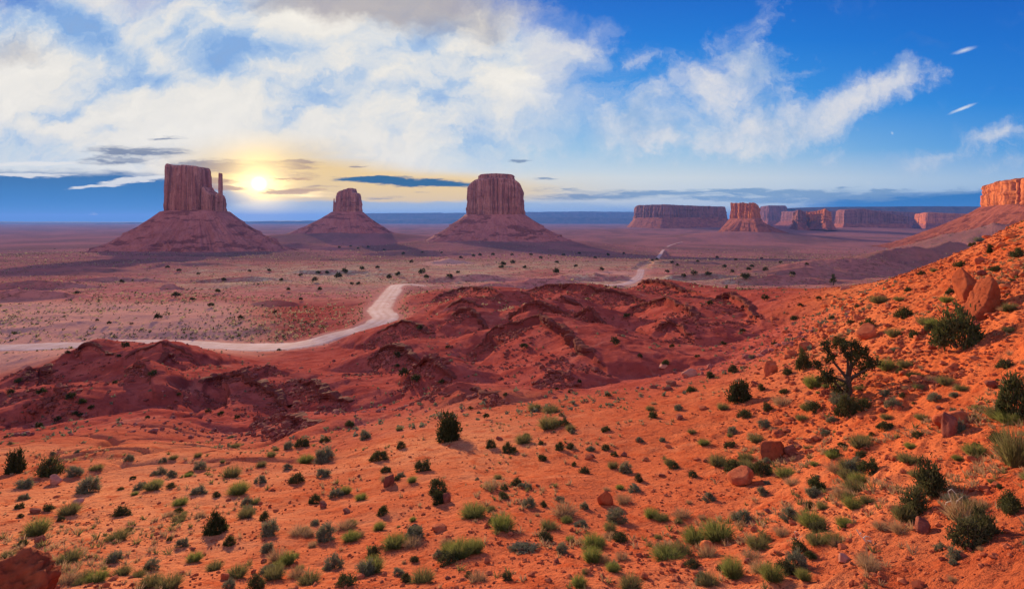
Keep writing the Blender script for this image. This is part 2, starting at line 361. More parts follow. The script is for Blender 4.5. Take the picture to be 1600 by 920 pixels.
# broad aprons under the buttes: (u, Y, half width, half depth, height)
APRONS = [(774, 2600, 950, 900, 62), (535, 3200, 1150, 1000, 84), (1165, 4200, 1100, 1100, 66), (1230, 6700, 4800, 2600, 75), (306, 1900, 900, 700, 22)]
def swells(x, y):
    out = np.zeros_like(x)
    for u, Yc, a, b, h in APRONS:
        out = np.maximum(out, h * np.exp(-2.6 * (((x - (u - 800) / FPX * Yc) / a) ** 2 + ((y - Yc) / b) ** 2)) * (y > 300))
    sel = np.where((y > 240) & (y < 4200))[0]
    if len(sel) == 0: return out
    xs, ys = x[sel], y[sel]; r_ = np.zeros_like(xs)
    for u, v, Y, a, b, h in SWELLS:
        cx = (u - 800) / FPX * Y
        k = np.where((np.abs(xs - cx) < a * 2.2) & (np.abs(ys - Y) < b * 2.2))[0]
        if len(k) == 0: continue
        X, Yv = xs[k], ys[k]
        X = X + .35 * b * fbm(X / b, Yv / b, 4, int(u)); Yv = Yv + .35 * b * fbm(X / b, Yv / b, 4, int(u) + 5)
        d = np.sqrt(((X - cx) / a) ** 2 + ((Yv - Y) / b) ** 2)
        r_[k] += h * np.clip(1 - d, 0, 1) ** 1.1
    out[sel] += r_
    return out
def land0(x, y):
    u, Y = uY(x, y)
    z = zbase(x, y) + rims(x, y) + swells(x, y)
    r = np.hypot(x, y)
    bad = sstep(45, 90, Y) * (1 - sstep(290, 340, Y)) * sstep(-.0, 1, np.clip((1330 - u) / 200, 0, 1))
    i = np.where(bad > 0)[0]
    if len(i):
        X, Yv = x[i], y[i]
        zz_ = z[i] + .8 * fbm(X / 18, Yv / 18, 3, 23)
        st_ = zz_ / 2.1; fr = st_ - np.floor(st_)
        z[i] += bad[i] * .30 * 2.1 * (sstep(.52, .92, fr) - fr) * sstep(-.35, .25, fbm(X / 26, Yv / 26, 2, 24))
        z[i] += bad[i] * (-1.3 + .7 * ridg(X / 44, Yv / 34, 3, 11) + .20 * ridg(X / 9, Yv / 8, 3, 21) + .13 * ridg(X / 3.6, Yv / 3.6, 3, 22))
    i = np.where(Y > 220)[0]
    if len(i):
        X, Yv = x[i], y[i]
        f = sstep(220, 420, Y[i])
        zz_ = z[i] + 1.6 * fbm(X / 70, Yv / 45, 3, 36)
        st_ = zz_ / 3.4; fr = st_ - np.floor(st_)
        z[i] += f * (1 - sstep(1000, 1500, Y[i])) * .75 * 3.4 * (sstep(.60, .92, fr) - fr) * sstep(-.1, .35, fbm(X / 120, Yv / 70, 3, 37))
        z[i] += f * (2.2 * fbm(X / 95, Yv / 60, 4, 31) + .9 * ridg(X / 30, Yv / 22, 3, 33) + np.clip(Y[i] / 4000, 0, 4) * 5 * fbm(X / 700, Yv / 500, 5, 35))
    ch = sstep(30, 48, Y) * (1 - sstep(105, 140, Y)) * sstep(620, 430, u)
    i = np.where(ch > 0)[0]
    if len(i):
        X, Yv = x[i] + 3 * fbm(x[i] / 11, y[i] / 11, 3, 51), y[i] + 3 * fbm(x[i] / 11, y[i] / 11, 3, 52)
        z[i] += ch[i] * (1.1 * fbm(X / 17, Yv / 15, 2, 56) - .75 * np.exp(-(vn2(X / 12, Yv / 16, 53) / .075) ** 2) - .35 * np.exp(-(vn2(X / 5, Yv / 7, 54) / .08) ** 2))
    i = np.where(r < 130)[0]
    if len(i):
        X, Yv = x[i], y[i]
        f = 1 - sstep(90, 130, r[i])
        rt = sstep(950, 1350, u[i])
        a_, b_ = X * .78 + Yv * .62, Yv * .78 - X * .62
        z[i] += f * (.30 * fbm(X / 6.5, Yv / 6.5, 3, 41) + .09 * fbm(X / 1.3, Yv / 1.3, 3, 43) + (.02 + .035 * rt) * fbm(X / .32, Yv / .32, 2, 45) + rt * .16 * ridg(a_ / 4.5, b_ / 1.1, 3, 47))
    return z
# the dirt road
ROADS = [([(-420, 550), (-200, 545), (-60, 541), (0, 538), (90, 536), (170, 533), (270, 533), (350, 536), (430, 537), (487, 531), (530, 519), (572, 507), (595, 496), (601, 489), (593, 481), (600, 468), (612, 456), (622, 448), (640, 446), (662, 447)], 6.0),
         ([(928, 448), (950, 446), (968, 444), (985, 440), (997, 432), (1002, 422), (1006, 414), (1018, 408), (1031, 402), (1036, 395), (1043, 387), (1055, 382), (1068, 379)], 5.0)]
RW = []
for pts, hw in ROADS:
    q = np.array([first_hit(u, v, zbase, 120.0) for u, v in pts])
    n = len(q); t = np.linspace(0, n - 1, (n - 1) * 14 + 1)
    qq = np.empty((len(t), 2)); i = np.clip(t.astype(int), 0, n - 2); f = t - i
    g = lambda k: q[np.clip(k, 0, n - 1)]
    f = f[:, None]
    qq = .5 * ((2 * g(i)) + (-g(i - 1) + g(i + 1)) * f + (2 * g(i - 1) - 5 * g(i) + 4 * g(i + 1) - g(i + 2)) * f * f + (-g(i - 1) + 3 * g(i) - 3 * g(i + 1) + g(i + 2)) * f ** 3)
    z = land0(qq[:, 0].copy(), qq[:, 1].copy())
    kk = np.ones(41) / 41; z = np.convolve(np.pad(z, 20, mode='edge'), kk, mode='valid')
    RW.append((qq, z, hw))
def road_d(x, y):
    d = np.full_like(x, 1e9); z = np.zeros_like(x)
    sel = np.where((y > 120) & (y < 3500) & (np.abs(x) < 900))[0]
    if len(sel) == 0: return d, z
    for qq, zz, hw in RW:
        k = sel[(x[sel] > qq[:, 0].min() - 40) & (x[sel] < qq[:, 0].max() + 40) & (y[sel] > qq[:, 1].min() - 40) & (y[sel] < qq[:, 1].max() + 40)]
        for c in range(0, len(k), 20000):
            kk = k[c:c + 20000]
            D = (x[kk, None] - qq[None, ::2, 0]) ** 2 + (y[kk, None] - qq[None, ::2, 1]) ** 2
            j = D.argmin(1); dd = np.sqrt(D[np.arange(len(kk)), j]) - hw
            up = dd < d[kk]; d[kk[up]] = dd[up]; z[kk[up]] = zz[j[up] * 2]
    return d, z
def land(x, y):
    x = np.atleast_1d(np.asarray(x, float)).ravel(); y = np.atleast_1d(np.asarray(y, float)).ravel()
    z = land0(x, y)
    d, zr = road_d(x, y)
    f = 1 - sstep(.5, 9.0, d)
    return z * (1 - f) + (zr - .18) * f
def hit(u, v, y0=9.0):
    return first_hit(u, v, land, y0)

# ------------------------------------------------------------------ mesh helpers
def mesh(name, V, Q=None, T=None, smooth=True):
    me = bpy.data.meshes.new(name)
    V = np.asarray(V, np.float32); me.vertices.add(len(V)); me.vertices.foreach_set('co', V.ravel())
    parts = []; 
    Q = np.zeros((0, 4), np.int32) if Q is None else np.asarray(Q, np.int32).reshape(-1, 4)
    T = np.zeros((0, 3), np.int32) if T is None else np.asarray(T, np.int32).reshape(-1, 3)
    loops = np.concatenate([Q.ravel(), T.ravel()])
    st = np.concatenate([np.arange(len(Q)) * 4, len(Q) * 4 + np.arange(len(T)) * 3]).astype(np.int32)
    me.loops.add(len(loops)); me.loops.foreach_set('vertex_index', loops)
    me.polygons.add(len(st)); me.polygons.foreach_set('loop_start', st)
    me.polygons.foreach_set('use_smooth', np.full(len(st), smooth))
    me.update(calc_edges=True); me.validate()
    return me
def link(name, me, mat=None, parent=None, **props):
    o = bpy.data.objects.new(name, me)
    if mat is not None and len(me.materials) == 0: me.materials.append(mat)
    COL.objects.link(o)
    if parent is not None: o.parent = parent
    for k, v in props.items(): o[k] = v
    return o
def empty(name, loc, **props):
    o = bpy.data.objects.new(name, None); o.location = loc; o.empty_display_size = 0.2
    COL.objects.link(o)
    for k, v in props.items(): o[k] = v
    return o
def grid_quads(nr, nc, wrap=False):
    i = np.arange(nr - 1)[:, None]; j = np.arange(nc if wrap else nc - 1)[None, :]
    a = i * nc + j; b = i * nc + (j + 1) % nc
    return np.stack([a, b, b + nc, a + nc], -1).reshape(-1, 4)
def mat(name):
    m = bpy.data.materials.new(name); m.use_nodes = True
    t = NT(m.node_tree); t.n.clear()
    b = t.add('ShaderNodeBsdfPrincipled'); o = t.add('ShaderNodeOutputMaterial')
    t.l.new(b.outputs[0], o.inputs[0])
    b.inputs['Roughness'].default_value = 0.9
    b.inputs['Specular IOR Level'].default_value = 0.02
    return m, t, b
def bump(t, b, h, strength, dist):
    nd = t.add('ShaderNodeBump'); nd.inputs['Strength'].default_value = strength; nd.inputs['Distance'].default_value = dist
    t.put(nd, 'Height', h); t.l.new(nd.outputs[0], b.inputs['Normal'])

# ------------------------------------------------------------------ ground
th = list(np.arctan((np.arange(-300, 1901, 1.9) - 800) / FPX))
a0, a1 = th[0], th[-1]
th = np.array(list(np.linspace(-math.pi, a0, 60)[:-1]) + th + list(np.linspace(a1, math.pi, 60)[1:-1]))
rr = [1.0, 3, 5, 7]
r_ = 8.5
while r_ < 52000:
    rr.append(r_); r_ *= 1 + (.0045 if r_ < 60 else .0062 if r_ < 320 else .009 if r_ < 3000 else .016)
rr = np.array(rr)
RRg, THg = np.meshgrid(rr, th, indexing='ij')
# rings of equal depth ahead, of equal range behind
cosf = np.maximum(np.cos(THg), 0.45)
gx = (RRg * np.sin(THg) / cosf).ravel(); gy = (RRg * np.cos(THg) / cosf).ravel()
gz = land(gx, gy)
gV = np.stack([gx, gy, gz], 1)
nT = len(th)
Qg = grid_quads(len(rr), nT, True)
gV = np.vstack([gV, [[0, 0, gz[:nT].mean()]]])
Tg = np.stack([np.full(nT, len(gV) - 1), (np.arange(nT) + 1) % nT, np.arange(nT)], 1)
me = mesh("ground", gV, Qg[:, ::-1], Tg)
gu, gY = uY(gx, gy)
def lens(u, v, su, sv_):               # a patch of the valley floor, as an ellipse on the ground
    return None
def patch(cu, cY, su, rY):
    return np.exp(-((gu - cu) / su) ** 2 - (np.log(gY / cY) / rY) ** 2)
n1 = fbm(gx / 140, gy / 90, 4, 71); n2 = fbm(gx / 22, gy / 18, 4, 75); n3 = fbm(gx / 420, gy / 420, 4, 79)
grass = sstep(330, 430, gY) * (1 - sstep(1500, 2200, gY)) * np.clip(.25 + n1 * .9 + n2 * .5, 0, 1) * .6
grass += 1.0 * patch(560, 640, 130, .45) + 1.0 * patch(740, 620, 60, .18) + 1.0 * patch(880, 900, 240, .30) + .8 * patch(950, 480, 70, .14) + .8 * patch(1080, 480, 80, .12) + .8 * patch(300, 520, 160, .3) + .7 * patch(400, 210, 70, .10) + .6 * patch(120, 900, 160, .16)
grass *= np.clip(.72 + .8 * n2, .15, 1.2) * sstep(185, 210, gY) * (.35 + .65 * sstep(180, 400, gu + 60 * n1))
dune = np.exp(-(((gu - 700) / 42) ** 2 + (np.log(gY / 850) / .10) ** 2) ** 2) + .8 * np.exp(-(((gu - 960) / 60) ** 2 + (np.log(gY / 610) / .06) ** 2) ** 2) * (gu < 1000)
rd, _ = road_d(gx, gy)
shoulder = np.exp(-np.clip(rd, 0, 99) / 5.0) * (rd < 50)
pinkflat = sstep(150, 175, gY) * (1 - sstep(290, 330, gY)) * (1 - sstep(330, 470, gu))
hill = sstep(22, 78, gY + 16 * n2 + 10 * n1) * (1 - sstep(300, 330, gY)) * (1 - sstep(1180, 1330, gu + 60 * n2)) * (1 - pinkflat)
farp = sstep(600, 1500, gY * (1 + .25 * n1) * np.where(gu > 1050, 1.9, 1.1 + .9 * (1 - sstep(150, 420, gu + 60 * n1))))
col = np.zeros((len(gV), 4), np.float32); col[:-1, 0] = np.clip(grass, 0, 1); col[:-1, 1] = np.clip(hill, 0, 1); col[:-1, 2] = np.clip(np.maximum(np.maximum(dune, shoulder * .75), .85 * pinkflat), 0, 1); col[:-1, 3] = farp
ca = me.color_attributes.new("cover", 'FLOAT_COLOR', 'POINT'); ca.data.foreach_set('color', col.ravel())

mg, t, b = mat("red_sand"); b.inputs['Specular IOR Level'].default_value = 0.0; b.inputs['Roughness'].default_value = 1.0
at = t.add('ShaderNodeAttribute', attribute_name="cover")
sc_ = t.add('ShaderNodeSeparateColor'); t.put(sc_, 0, at.outputs['Color'])
g_ = t.add('ShaderNodeNewGeometry'); P = g_.outputs['Position']
nA = t.noise(P, .05, 5, .6); nB = t.noise(P, .9, 5, .62); nC = t.noise(P, 6.0, 4, .65); nD = t.noise(P, .25, 5, .6)
sand = t.mix(t.mapr(nA, .35, .65), (.54, .135, .055), (.70, .260, .112))
sand = t.mix(t.math('MULTIPLY', t.mapr(nB, .50, .66), .7), sand, (.46, .080, .026))
sand = t.mix(t.math('MULTIPLY', t.mapr(nC, .53, .64), .7), sand, (.30, .048, .020))
sand = t.mix(t.math('MULTIPLY', t.mapr(t.noise(t.mapping(P, scale=(.35, 1, 1)), .22, 6, .65, .4), .52, .68), .6), sand, (.68, .26, .12))
sx = t.add('ShaderNodeSeparateXYZ'); t.put(sx, 0, P)
sand = t.mix(t.math('MULTIPLY', t.mapr(t.math('ADD', sx.outputs[0], t.math('MULTIPLY', nA, 12.0)), 8, 26), .55), sand, t.mix(t.mapr(nB, .4, .62), (.60, .120, .030), (.40, .066, .020)))
soil_shade = t.math('MULTIPLY', t.mapr(t.math('ADD', sx.outputs[0], t.math('MULTIPLY', nB, 3.0)), 6.5, 10.5), t.mapr(t.math('ADD', sx.outputs[1], t.math('MULTIPLY', nB, 4.0)), 18.5, 13.0))  # dark soil, spread wider to paint in the shadow at the lower right
sand = t.mix(t.math('MULTIPLY', soil_shade, .7), sand, t.mix(t.mapr(nC, .45, .6), (.30, .055, .022), (.17, .030, .016)))
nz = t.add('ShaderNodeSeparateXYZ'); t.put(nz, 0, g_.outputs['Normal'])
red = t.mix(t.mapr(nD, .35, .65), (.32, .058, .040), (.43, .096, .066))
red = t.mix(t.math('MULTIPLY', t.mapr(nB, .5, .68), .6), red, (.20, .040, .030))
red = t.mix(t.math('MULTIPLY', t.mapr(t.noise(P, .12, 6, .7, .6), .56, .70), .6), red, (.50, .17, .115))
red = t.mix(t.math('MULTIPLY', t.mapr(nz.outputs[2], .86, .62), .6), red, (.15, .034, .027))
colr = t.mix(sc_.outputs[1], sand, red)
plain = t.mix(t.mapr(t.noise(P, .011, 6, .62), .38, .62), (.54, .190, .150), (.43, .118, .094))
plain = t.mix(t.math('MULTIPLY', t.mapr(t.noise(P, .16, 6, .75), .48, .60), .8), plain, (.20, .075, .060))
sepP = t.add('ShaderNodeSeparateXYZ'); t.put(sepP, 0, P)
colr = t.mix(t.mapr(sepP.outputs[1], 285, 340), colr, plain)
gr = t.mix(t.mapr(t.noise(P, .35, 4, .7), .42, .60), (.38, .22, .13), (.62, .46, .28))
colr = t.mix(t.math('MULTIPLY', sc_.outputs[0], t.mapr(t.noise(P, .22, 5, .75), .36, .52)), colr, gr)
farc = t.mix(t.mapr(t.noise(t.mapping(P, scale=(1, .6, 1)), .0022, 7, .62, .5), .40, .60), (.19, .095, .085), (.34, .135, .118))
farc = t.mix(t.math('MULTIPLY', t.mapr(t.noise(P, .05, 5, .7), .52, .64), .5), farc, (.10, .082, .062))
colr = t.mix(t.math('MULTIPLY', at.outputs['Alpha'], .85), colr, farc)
colr = t.mix(t.math('MULTIPLY', sc_.outputs[2], t.mapr(nD, .25, .5, .75, 1.0)), colr, t.mix(t.mapr(nB, .4, .6), (.56, .27, .20), (.62, .32, .23)))
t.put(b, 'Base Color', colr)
hgt = t.math('ADD', t.math('MULTIPLY', nB, .22), t.math('ADD', t.math('MULTIPLY', nC, .07), t.math('MULTIPLY', t.noise(P, 24, 2, .6), .02)))
bump(t, b, hgt, 1.0, 1.5)
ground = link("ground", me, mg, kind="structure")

# road strips, laid on the ground
mr, t, b = mat("pale_dirt")
P = t.add('ShaderNodeNewGeometry').outputs['Position']
c = t.mix(t.mapr(t.noise(P, .12, 5, .6), .35, .65), (.54, .34, .28), (.64, .45, .39))
rut = t.add('ShaderNodeAttribute', attribute_name="rut").outputs['Fac']
c = t.mix(t.math('MULTIPLY', rut, t.mapr(t.noise(P, .35, 4, .6), .3, .6)), c, (.44, .22, .17))
t.put(b, 'Base Color', t.mix(t.math('MULTIPLY', t.mapr(t.noise(P, .9, 4, .6), .5, .7), .3), c, (.56, .33, .27)))
bump(t, b, t.noise(P, .8, 4, .6), .5, .3)
for qq, zz, hw in RW:
    d = np.gradient(qq, axis=0); d /= np.linalg.norm(d, axis=1)[:, None]; nrm = np.stack([-d[:, 1], d[:, 0]], 1)
    offs = np.linspace(-1, 1, 9); Vr = []
    s_ = np.arange(len(qq))
    for k, o_ in enumerate(offs):
        ww = hw * (1 + .16 * vn2(s_ / 9.0, s_ * 0 + (3 if o_ > 0 else 8), 5) + .05 * vn2(s_ / 2.3, s_ * 0 + (3 if o_ > 0 else 8), 6))
        p = qq + nrm * (o_ * ww)[:, None]
        Vr.append(np.column_stack([p, zz - .02 - .22 * (abs(o_) > .95) - .05 * (abs(abs(o_) - .5) < .1)]))
    Vr = np.stack(Vr, 1).reshape(-1, 3)
    me = mesh("dirt_road", Vr, grid_quads(len(qq), 9))
    ra = me.attributes.new("rut", 'FLOAT', 'POINT'); ra.data.foreach_set('value', np.tile(np.array([1, .5, 0, .7, 0, .7, 0, .5, 1], np.float32), len(qq)))
    link("dirt_road", me, mr, kind="structure")

# ------------------------------------------------------------------ buttes and mesas
def rock_mat(name, c1, c2, c3, vs, talus=False):
    m, t, b = mat(name)
    P = t.add('ShaderNodeNewGeometry').outputs['Position']
    st = t.noise(t.mapping(P, scale=(1, 1, .12)), vs, 6, .65)
    base = t.mix(t.mapr(st, .41, .57), c1, c2)
    band = t.noise(t.mapping(P, scale=(.22, .22, 1.0)), vs * (1.6 if talus else .9), 5, .6)
    if not talus:
        vs2 = t.noise(t.mapping(P, (31, 7, 3), scale=(1, 1, .045)), vs * 2.2, 6, .7)
        base = t.mix(t.math('MULTIPLY', t.mapr(vs2, .51, .58), .72), base, tuple(x * .75 for x in c3))
    base = t.mix(t.math('MULTIPLY', t.mapr(band, .535 if talus else .60, .58 if talus else .68), .85 if talus else .7), base, c3)
    sp = t.noise(P, vs * 4, 5, .7)
    base = t.mix(t.math('MULTIPLY', t.mapr(sp, .53, .66), .6), base, c3)
    base = t.mix(t.math('MULTIPLY', t.mapr(t.noise(P, vs * .35, 4, .6), .48, .66), .35), base, c3)
    base = t.mix(t.math('MULTIPLY', t.mapr(sp, .45, .32), .3), base, tuple(min(1, x * 1.5) for x in c2))
    t.put(b, 'Base Color', base)
    bump(t, b, t.math('ADD', st, t.math('MULTIPLY', sp, .6)), .8, 3.0 / vs * .06)
    return m
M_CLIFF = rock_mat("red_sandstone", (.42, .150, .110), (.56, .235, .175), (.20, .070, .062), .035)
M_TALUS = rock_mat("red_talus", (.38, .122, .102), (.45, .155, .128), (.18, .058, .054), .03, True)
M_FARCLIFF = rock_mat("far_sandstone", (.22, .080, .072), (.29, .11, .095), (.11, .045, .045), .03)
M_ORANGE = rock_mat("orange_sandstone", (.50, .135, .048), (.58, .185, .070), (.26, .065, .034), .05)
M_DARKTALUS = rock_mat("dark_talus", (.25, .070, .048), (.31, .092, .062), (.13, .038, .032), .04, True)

def resample(pts, n):
    p = np.asarray(pts, float); q = np.vstack([p, p[:1]])
    seg = np.linalg.norm(np.diff(q, axis=0), axis=1); s = np.concatenate([[0], seg.cumsum()])
    t = np.arange(n) / n * s[-1]
    return np.stack([np.interp(t, s, q[:, 0]), np.interp(t, s, q[:, 1])], 1), s[-1]
def superell(cx, cy, a, b, e=4.0, rot=0.0, n=64):
    t = np.arange(n) / n * 2 * math.pi
    c, s = np.cos(t), np.sin(t)
    x = a * np.sign(c) * np.abs(c) ** (2 / e); y = b * np.sign(s) * np.abs(s) ** (2 / e)
    cr, sr = math.cos(R(rot)), math.sin(R(rot))
    return np.stack([cx + x * cr - y * sr, cy + x * sr + y * cr], 1)
def prof_fn(Y, prof):
    pu = np.array([p[0] for p in prof], float); pv = np.array([p[1] for p in prof], float)
    xs = (pu - 800) / FPX * Y; zs = (HORIZON - pv) / FPX * Y
    return lambda x: np.interp(x, xs, zs)
def cliff(name, outline, zb, ztop, flute, mtl, parent, seed=1, N=420, M=60, batter=.06, slab=0.0, top_noise=1.5):
    P, L = resample(outline, N)
    d = np.roll(P, -1, 0) - np.roll(P, 1, 0); d /= np.linalg.norm(d, axis=1)[:, None]
    nrm = np.stack([d[:, 1], -d[:, 0]], 1)
    area = np.sum(P[:, 0] * np.roll(P[:, 1], -1) - P[:, 1] * np.roll(P[:, 0], -1))
    if area < 0: nrm = -nrm
    ang = np.arange(N) / N * 2 * math.pi; rad = L / (2 * math.pi)
    cx, cy = np.cos(ang) * rad, np.sin(ang) * rad
    c = P.mean(0); V = []
    f0 = .9 * ridg(cx / (flute * 3.2), cy / (flute * 3.2), 3, seed) + .45 * ridg(cx / flute, cy / flute, 2, seed + 3)
    f0 = f0 - f0.mean()
    crk = np.exp(-(vn2(cx / (flute * 2.1), cy / (flute * 2.1), seed + 71) / .07) ** 2) + .7 * np.exp(-(vn2(cx / (flute * 1.1), cy / (flute * 1.1), seed + 72) / .09) ** 2)
    fl2 = ridg(cx / (flute * 1.7), cy / (flute * 1.7), 2, seed + 51)
    ts = np.linspace(-.06, 1, M)
    H_ = np.median(ztop(P[:, 0])) - zb
    for t_ in ts:
        f1 = .35 * fbm(cx / (flute * 1.3), cy / (flute * 1.3) + t_ * 3.0, 3, seed + 9)
        led = .5 * vn2(np.full(N, t_ * 9.0), cx / (flute * 8), seed + 13)
        round_ = -flute * 1.2 * max(0, (t_ - .93) / .07) ** 2
        off = flute * (1.25 * f0 * (1 - .25 * t_) + 1.3 * f1 + led * .6 - 1.0 * crk + .5 * fl2 * (vn2(np.full(N, t_ * 3.0), cx / (flute * 3), seed + 61) > 0)) - batter * H_ * t_ + round_ + slab * flute * np.exp(-((t_ - .03) / .06) ** 2)
        q = P + nrm * off[:, None]
        zt = ztop(q[:, 0]) + top_noise * vn2(cx / (flute * 2), cy / (flute * 2), seed + 21)
        V.append(np.column_stack([q, zb + (zt - zb) * t_]))
    last = V[-1]
    for k in (.97, .93, .88, .82, .75, .67, .58, .48, .38, .28, .18, .08):
        q = c + (last[:, :2] - c) * k
        zt = ztop(q[:, 0]) + top_noise * (.4 + 1.1 * (1 - k)) * fbm(q[:, 0] / (flute * 2.5), q[:, 1] / (flute * 2.5), 3, seed + 23)
        V.append(np.column_stack([q, zt]))
    V = np.vstack(V); rows = len(V) // N
    V = np.vstack([V, [[c[0], c[1], float(ztop(np.array([c[0]]))[0])]]])
    Q = grid_quads(rows, N, True)
    T = np.stack([(rows - 1) * N + np.arange(N), (rows - 1) * N + (np.arange(N) + 1) % N, np.full(N, len(V) - 1)], 1)
    if area < 0: Q, T = Q[:, ::-1], T[:, ::-1]
    o = parent.location if parent else Vector((0, 0, 0))
    return link(name, mesh(name, V - np.array(o), Q, T), mtl, parent)
def talus(outline, zb, reach, zf, mtl, parent, seed=1, N=420, M=70, p=1.35, ledges=((.35, .5), (.62, 1.0), (.78, .6)), inset=.93, lh=5.0, gul=1.0):
    P, L = resample(outline, N); c = P.mean(0)
    d = P - c; rl = np.linalg.norm(d, axis=1); dn = d / rl[:, None]
    az = np.arctan2(dn[:, 1], dn[:, 0])
    R_ = reach(az) if callable(reach) else np.full(N, float(reach))
    R_ = R_ * (1 + .24 * fbm(np.cos(az) * 2.2 + 5, np.sin(az) * 2.2 + 5, 5, seed, .55))
    drop = zb - zf; V = []
    for s in np.concatenate([[-.1], np.linspace(0, 1, M)]):
        k = max(s, 0)
        q = P * 1.0 + dn * (R_ * k - (1 - inset) * rl * (k == 0))[:, None] if s >= 0 else P - dn * (rl * .25)[:, None]
        z = zb - drop * (1 - (1 - k) ** p) if s >= 0 else zb + .02 * drop
        g = fbm(np.cos(az) * 9, np.sin(az) * 9 + k * .5, 4, seed + 4) + .5 * ridg(np.cos(az) * 26, np.sin(az) * 26 + k, 2, seed + 8)
        z = z + gul * drop * .075 * g * math.sin(math.pi * min(1, k * 1.1)) + 1.5 * fbm(q[:, 0] / 22, q[:, 1] / 22, 3, seed + 6)
        for (kp, am) in ledges:
            wob = kp + .03 * fbm(np.cos(az) * 2, np.sin(az) * 2, 3, seed + 30 + int(kp * 100))
            am_ = am * sstep(-.35, .3, vn2(np.cos(az) * 4 + kp * 9, np.sin(az) * 4, seed + 40))
            z = z + lh * am_ * np.exp(-np.clip(wob - k, 0, 9) / .07) * (k <= wob)
        V.append(np.column_stack([q, np.broadcast_to(z, N)]))
    V = np.vstack(V); Q = grid_quads(len(V) // N, N, True)
    area = np.sum(P[:, 0] * np.roll(P[:, 1], -1) - P[:, 1] * np.roll(P[:, 0], -1))
    Q = Q[:, ::-1] if area > 0 else Q
    return link("talus_slope", mesh("talus_slope", V - np.array(parent.location), Q[:, ::-1]), mtl, parent)
def butte(Y, u, vb, label, cat="butte", name="sandstone_butte", group=None):
    p = px(u, vb, Y)
    e = empty(name, p.tolist(), label=label, category=cat)
    if group: e['group'] = group
    return e
U = lambda u, Y: (u - 800) / FPX * Y
Z = lambda v, Y: (HORIZON - v) / FPX * Y
def sides(l, r, mid):
    return lambda az: np.where(np.cos(az) > 0, mid + (r - mid) * np.abs(np.cos(az)) ** 1.5, mid + (l - mid) * np.abs(np.cos(az)) ** 1.5)

# butte with a thumb, left
Y = 1900.0; m = Y / FPX
e = butte(Y, 306, 330, "huge butte with a square tower and a thin thumb spire, beside the sun")
ou = superell(U(306, Y), Y, 45 * m, 30 * m, 3.6)
cliff("rock_tower", superell(U(295.5, Y), Y, 27 * m, 25 * m, 4.8), Z(331, Y), prof_fn(Y, [(255, 268), (261, 266), (264, 261), (272, 258), (284, 260), (288, 262), (296, 260), (306, 260), (318, 262), (325, 266), (327.5, 272), (329, 290), (335, 299)]), 5.5, M_CLIFF, e, 5, 460, 70, .03, top_noise=2.2)
cliff("rock_shoulder", superell(U(335, Y), Y - 4 * m, 17 * m, 16 * m, 3.0), Z(331, Y), prof_fn(Y, [(318, 294), (328, 293), (331, 298), (336, 302), (342, 304), (347, 305), (351, 312), (353, 318)]), 5.0, M_CLIFF, e, 8, 240, 40, .05, top_noise=1.5)
cliff("thumb_spire", superell(U(349.2, Y), Y - 8 * m, 2.9 * m, 3.2 * m, 2.6), Z(325, Y), prof_fn(Y, [(342, 272), (347, 271), (352, 272)]), 1.7, M_CLIFF, e, 9, 120, 50, .012, top_noise=.8)
talus(ou, Z(330, Y), sides(150 * m, 128 * m, 95 * m), Z(404, Y), M_TALUS, e, 3, 520, 130, 1.75, ((.16, .4), (.36, .9), (.52, 1.5), (.62, 1.0), (.72, .6)), lh=11.0)
# butte with a thumb, further off
Y = 3200.0; m = Y / FPX
e = butte(Y, 544, 332, "smaller distant butte with a tiny spire, between the sun and the domed butte")
cliff("rock_tower", superell(U(545, Y), Y, 19 * m, 17 * m, 3.2), Z(332, Y), prof_fn(Y, [(525, 312), (529, 305), (531, 302), (535, 299), (541, 297), (546, 295), (553, 294.5), (554.5, 301), (560, 302), (562, 308), (566, 318)]), 10.0, M_CLIFF, e, 15, 320, 50, .055)
cliff("thumb_spire", superell(U(523.3, Y), Y - 3 * m, 1.8 * m, 2.2 * m, 2.4), Z(333, Y), prof_fn(Y, [(521, 311), (523, 310), (526, 313)]), 2.0, M_CLIFF, e, 19, 90, 30, .05, top_noise=.5)
cliff("rock_shoulder", superell(U(525.5, Y), Y, 4 * m, 6 * m, 2.4), Z(333, Y), prof_fn(Y, [(520, 322), (525, 318), (529, 316)]), 4.0, M_CLIFF, e, 17, 100, 20, .05, top_noise=.5)
talus(superell(U(543, Y), Y, 23 * m, 19 * m, 2.6), Z(331, Y), sides(95 * m, 68 * m, 56 * m), Z(371, Y), M_TALUS, e, 13, 420, 90, 1.8, ((.5, .8), (.75, .7)), lh=6.0)
# domed butte in the middle
Y = 2600.0; m = Y / FPX
e = butte(Y, 774, 335, "broad domed butte with a flat cap and fluted walls near the middle of the valley")
cliff("rock_tower", superell(U(774, Y), Y, 44 * m, 38 * m, 3.0), Z(336, Y), prof_fn(Y, [(727, 293), (733, 291), (738, 287), (744, 283), (752, 281), (774, 280), (798, 281), (806, 284), (813, 289), (818, 298)]), 11.0, M_CLIFF, e, 25, 520, 70, .03, top_noise=2.0)
cliff("rock_cap", superell(U(776, Y), Y, 27 * m, 22 * m, 2.6), Z(284, Y), prof_fn(Y, [(748, 275), (752, 273.5), (776, 272.5), (802, 274), (806, 276)]), 6.0, M_CLIFF, e, 27, 300, 24, .02, top_noise=1.0)
talus(superell(U(774, Y), Y, 46 * m, 40 * m, 2.6), Z(335, Y), sides(86 * m, 92 * m, 76 * m), Z(382, Y), M_TALUS, e, 23, 520, 110, 1.6, ((.30, 1.0), (.58, 1.1), (.76, .6)), lh=9.0)
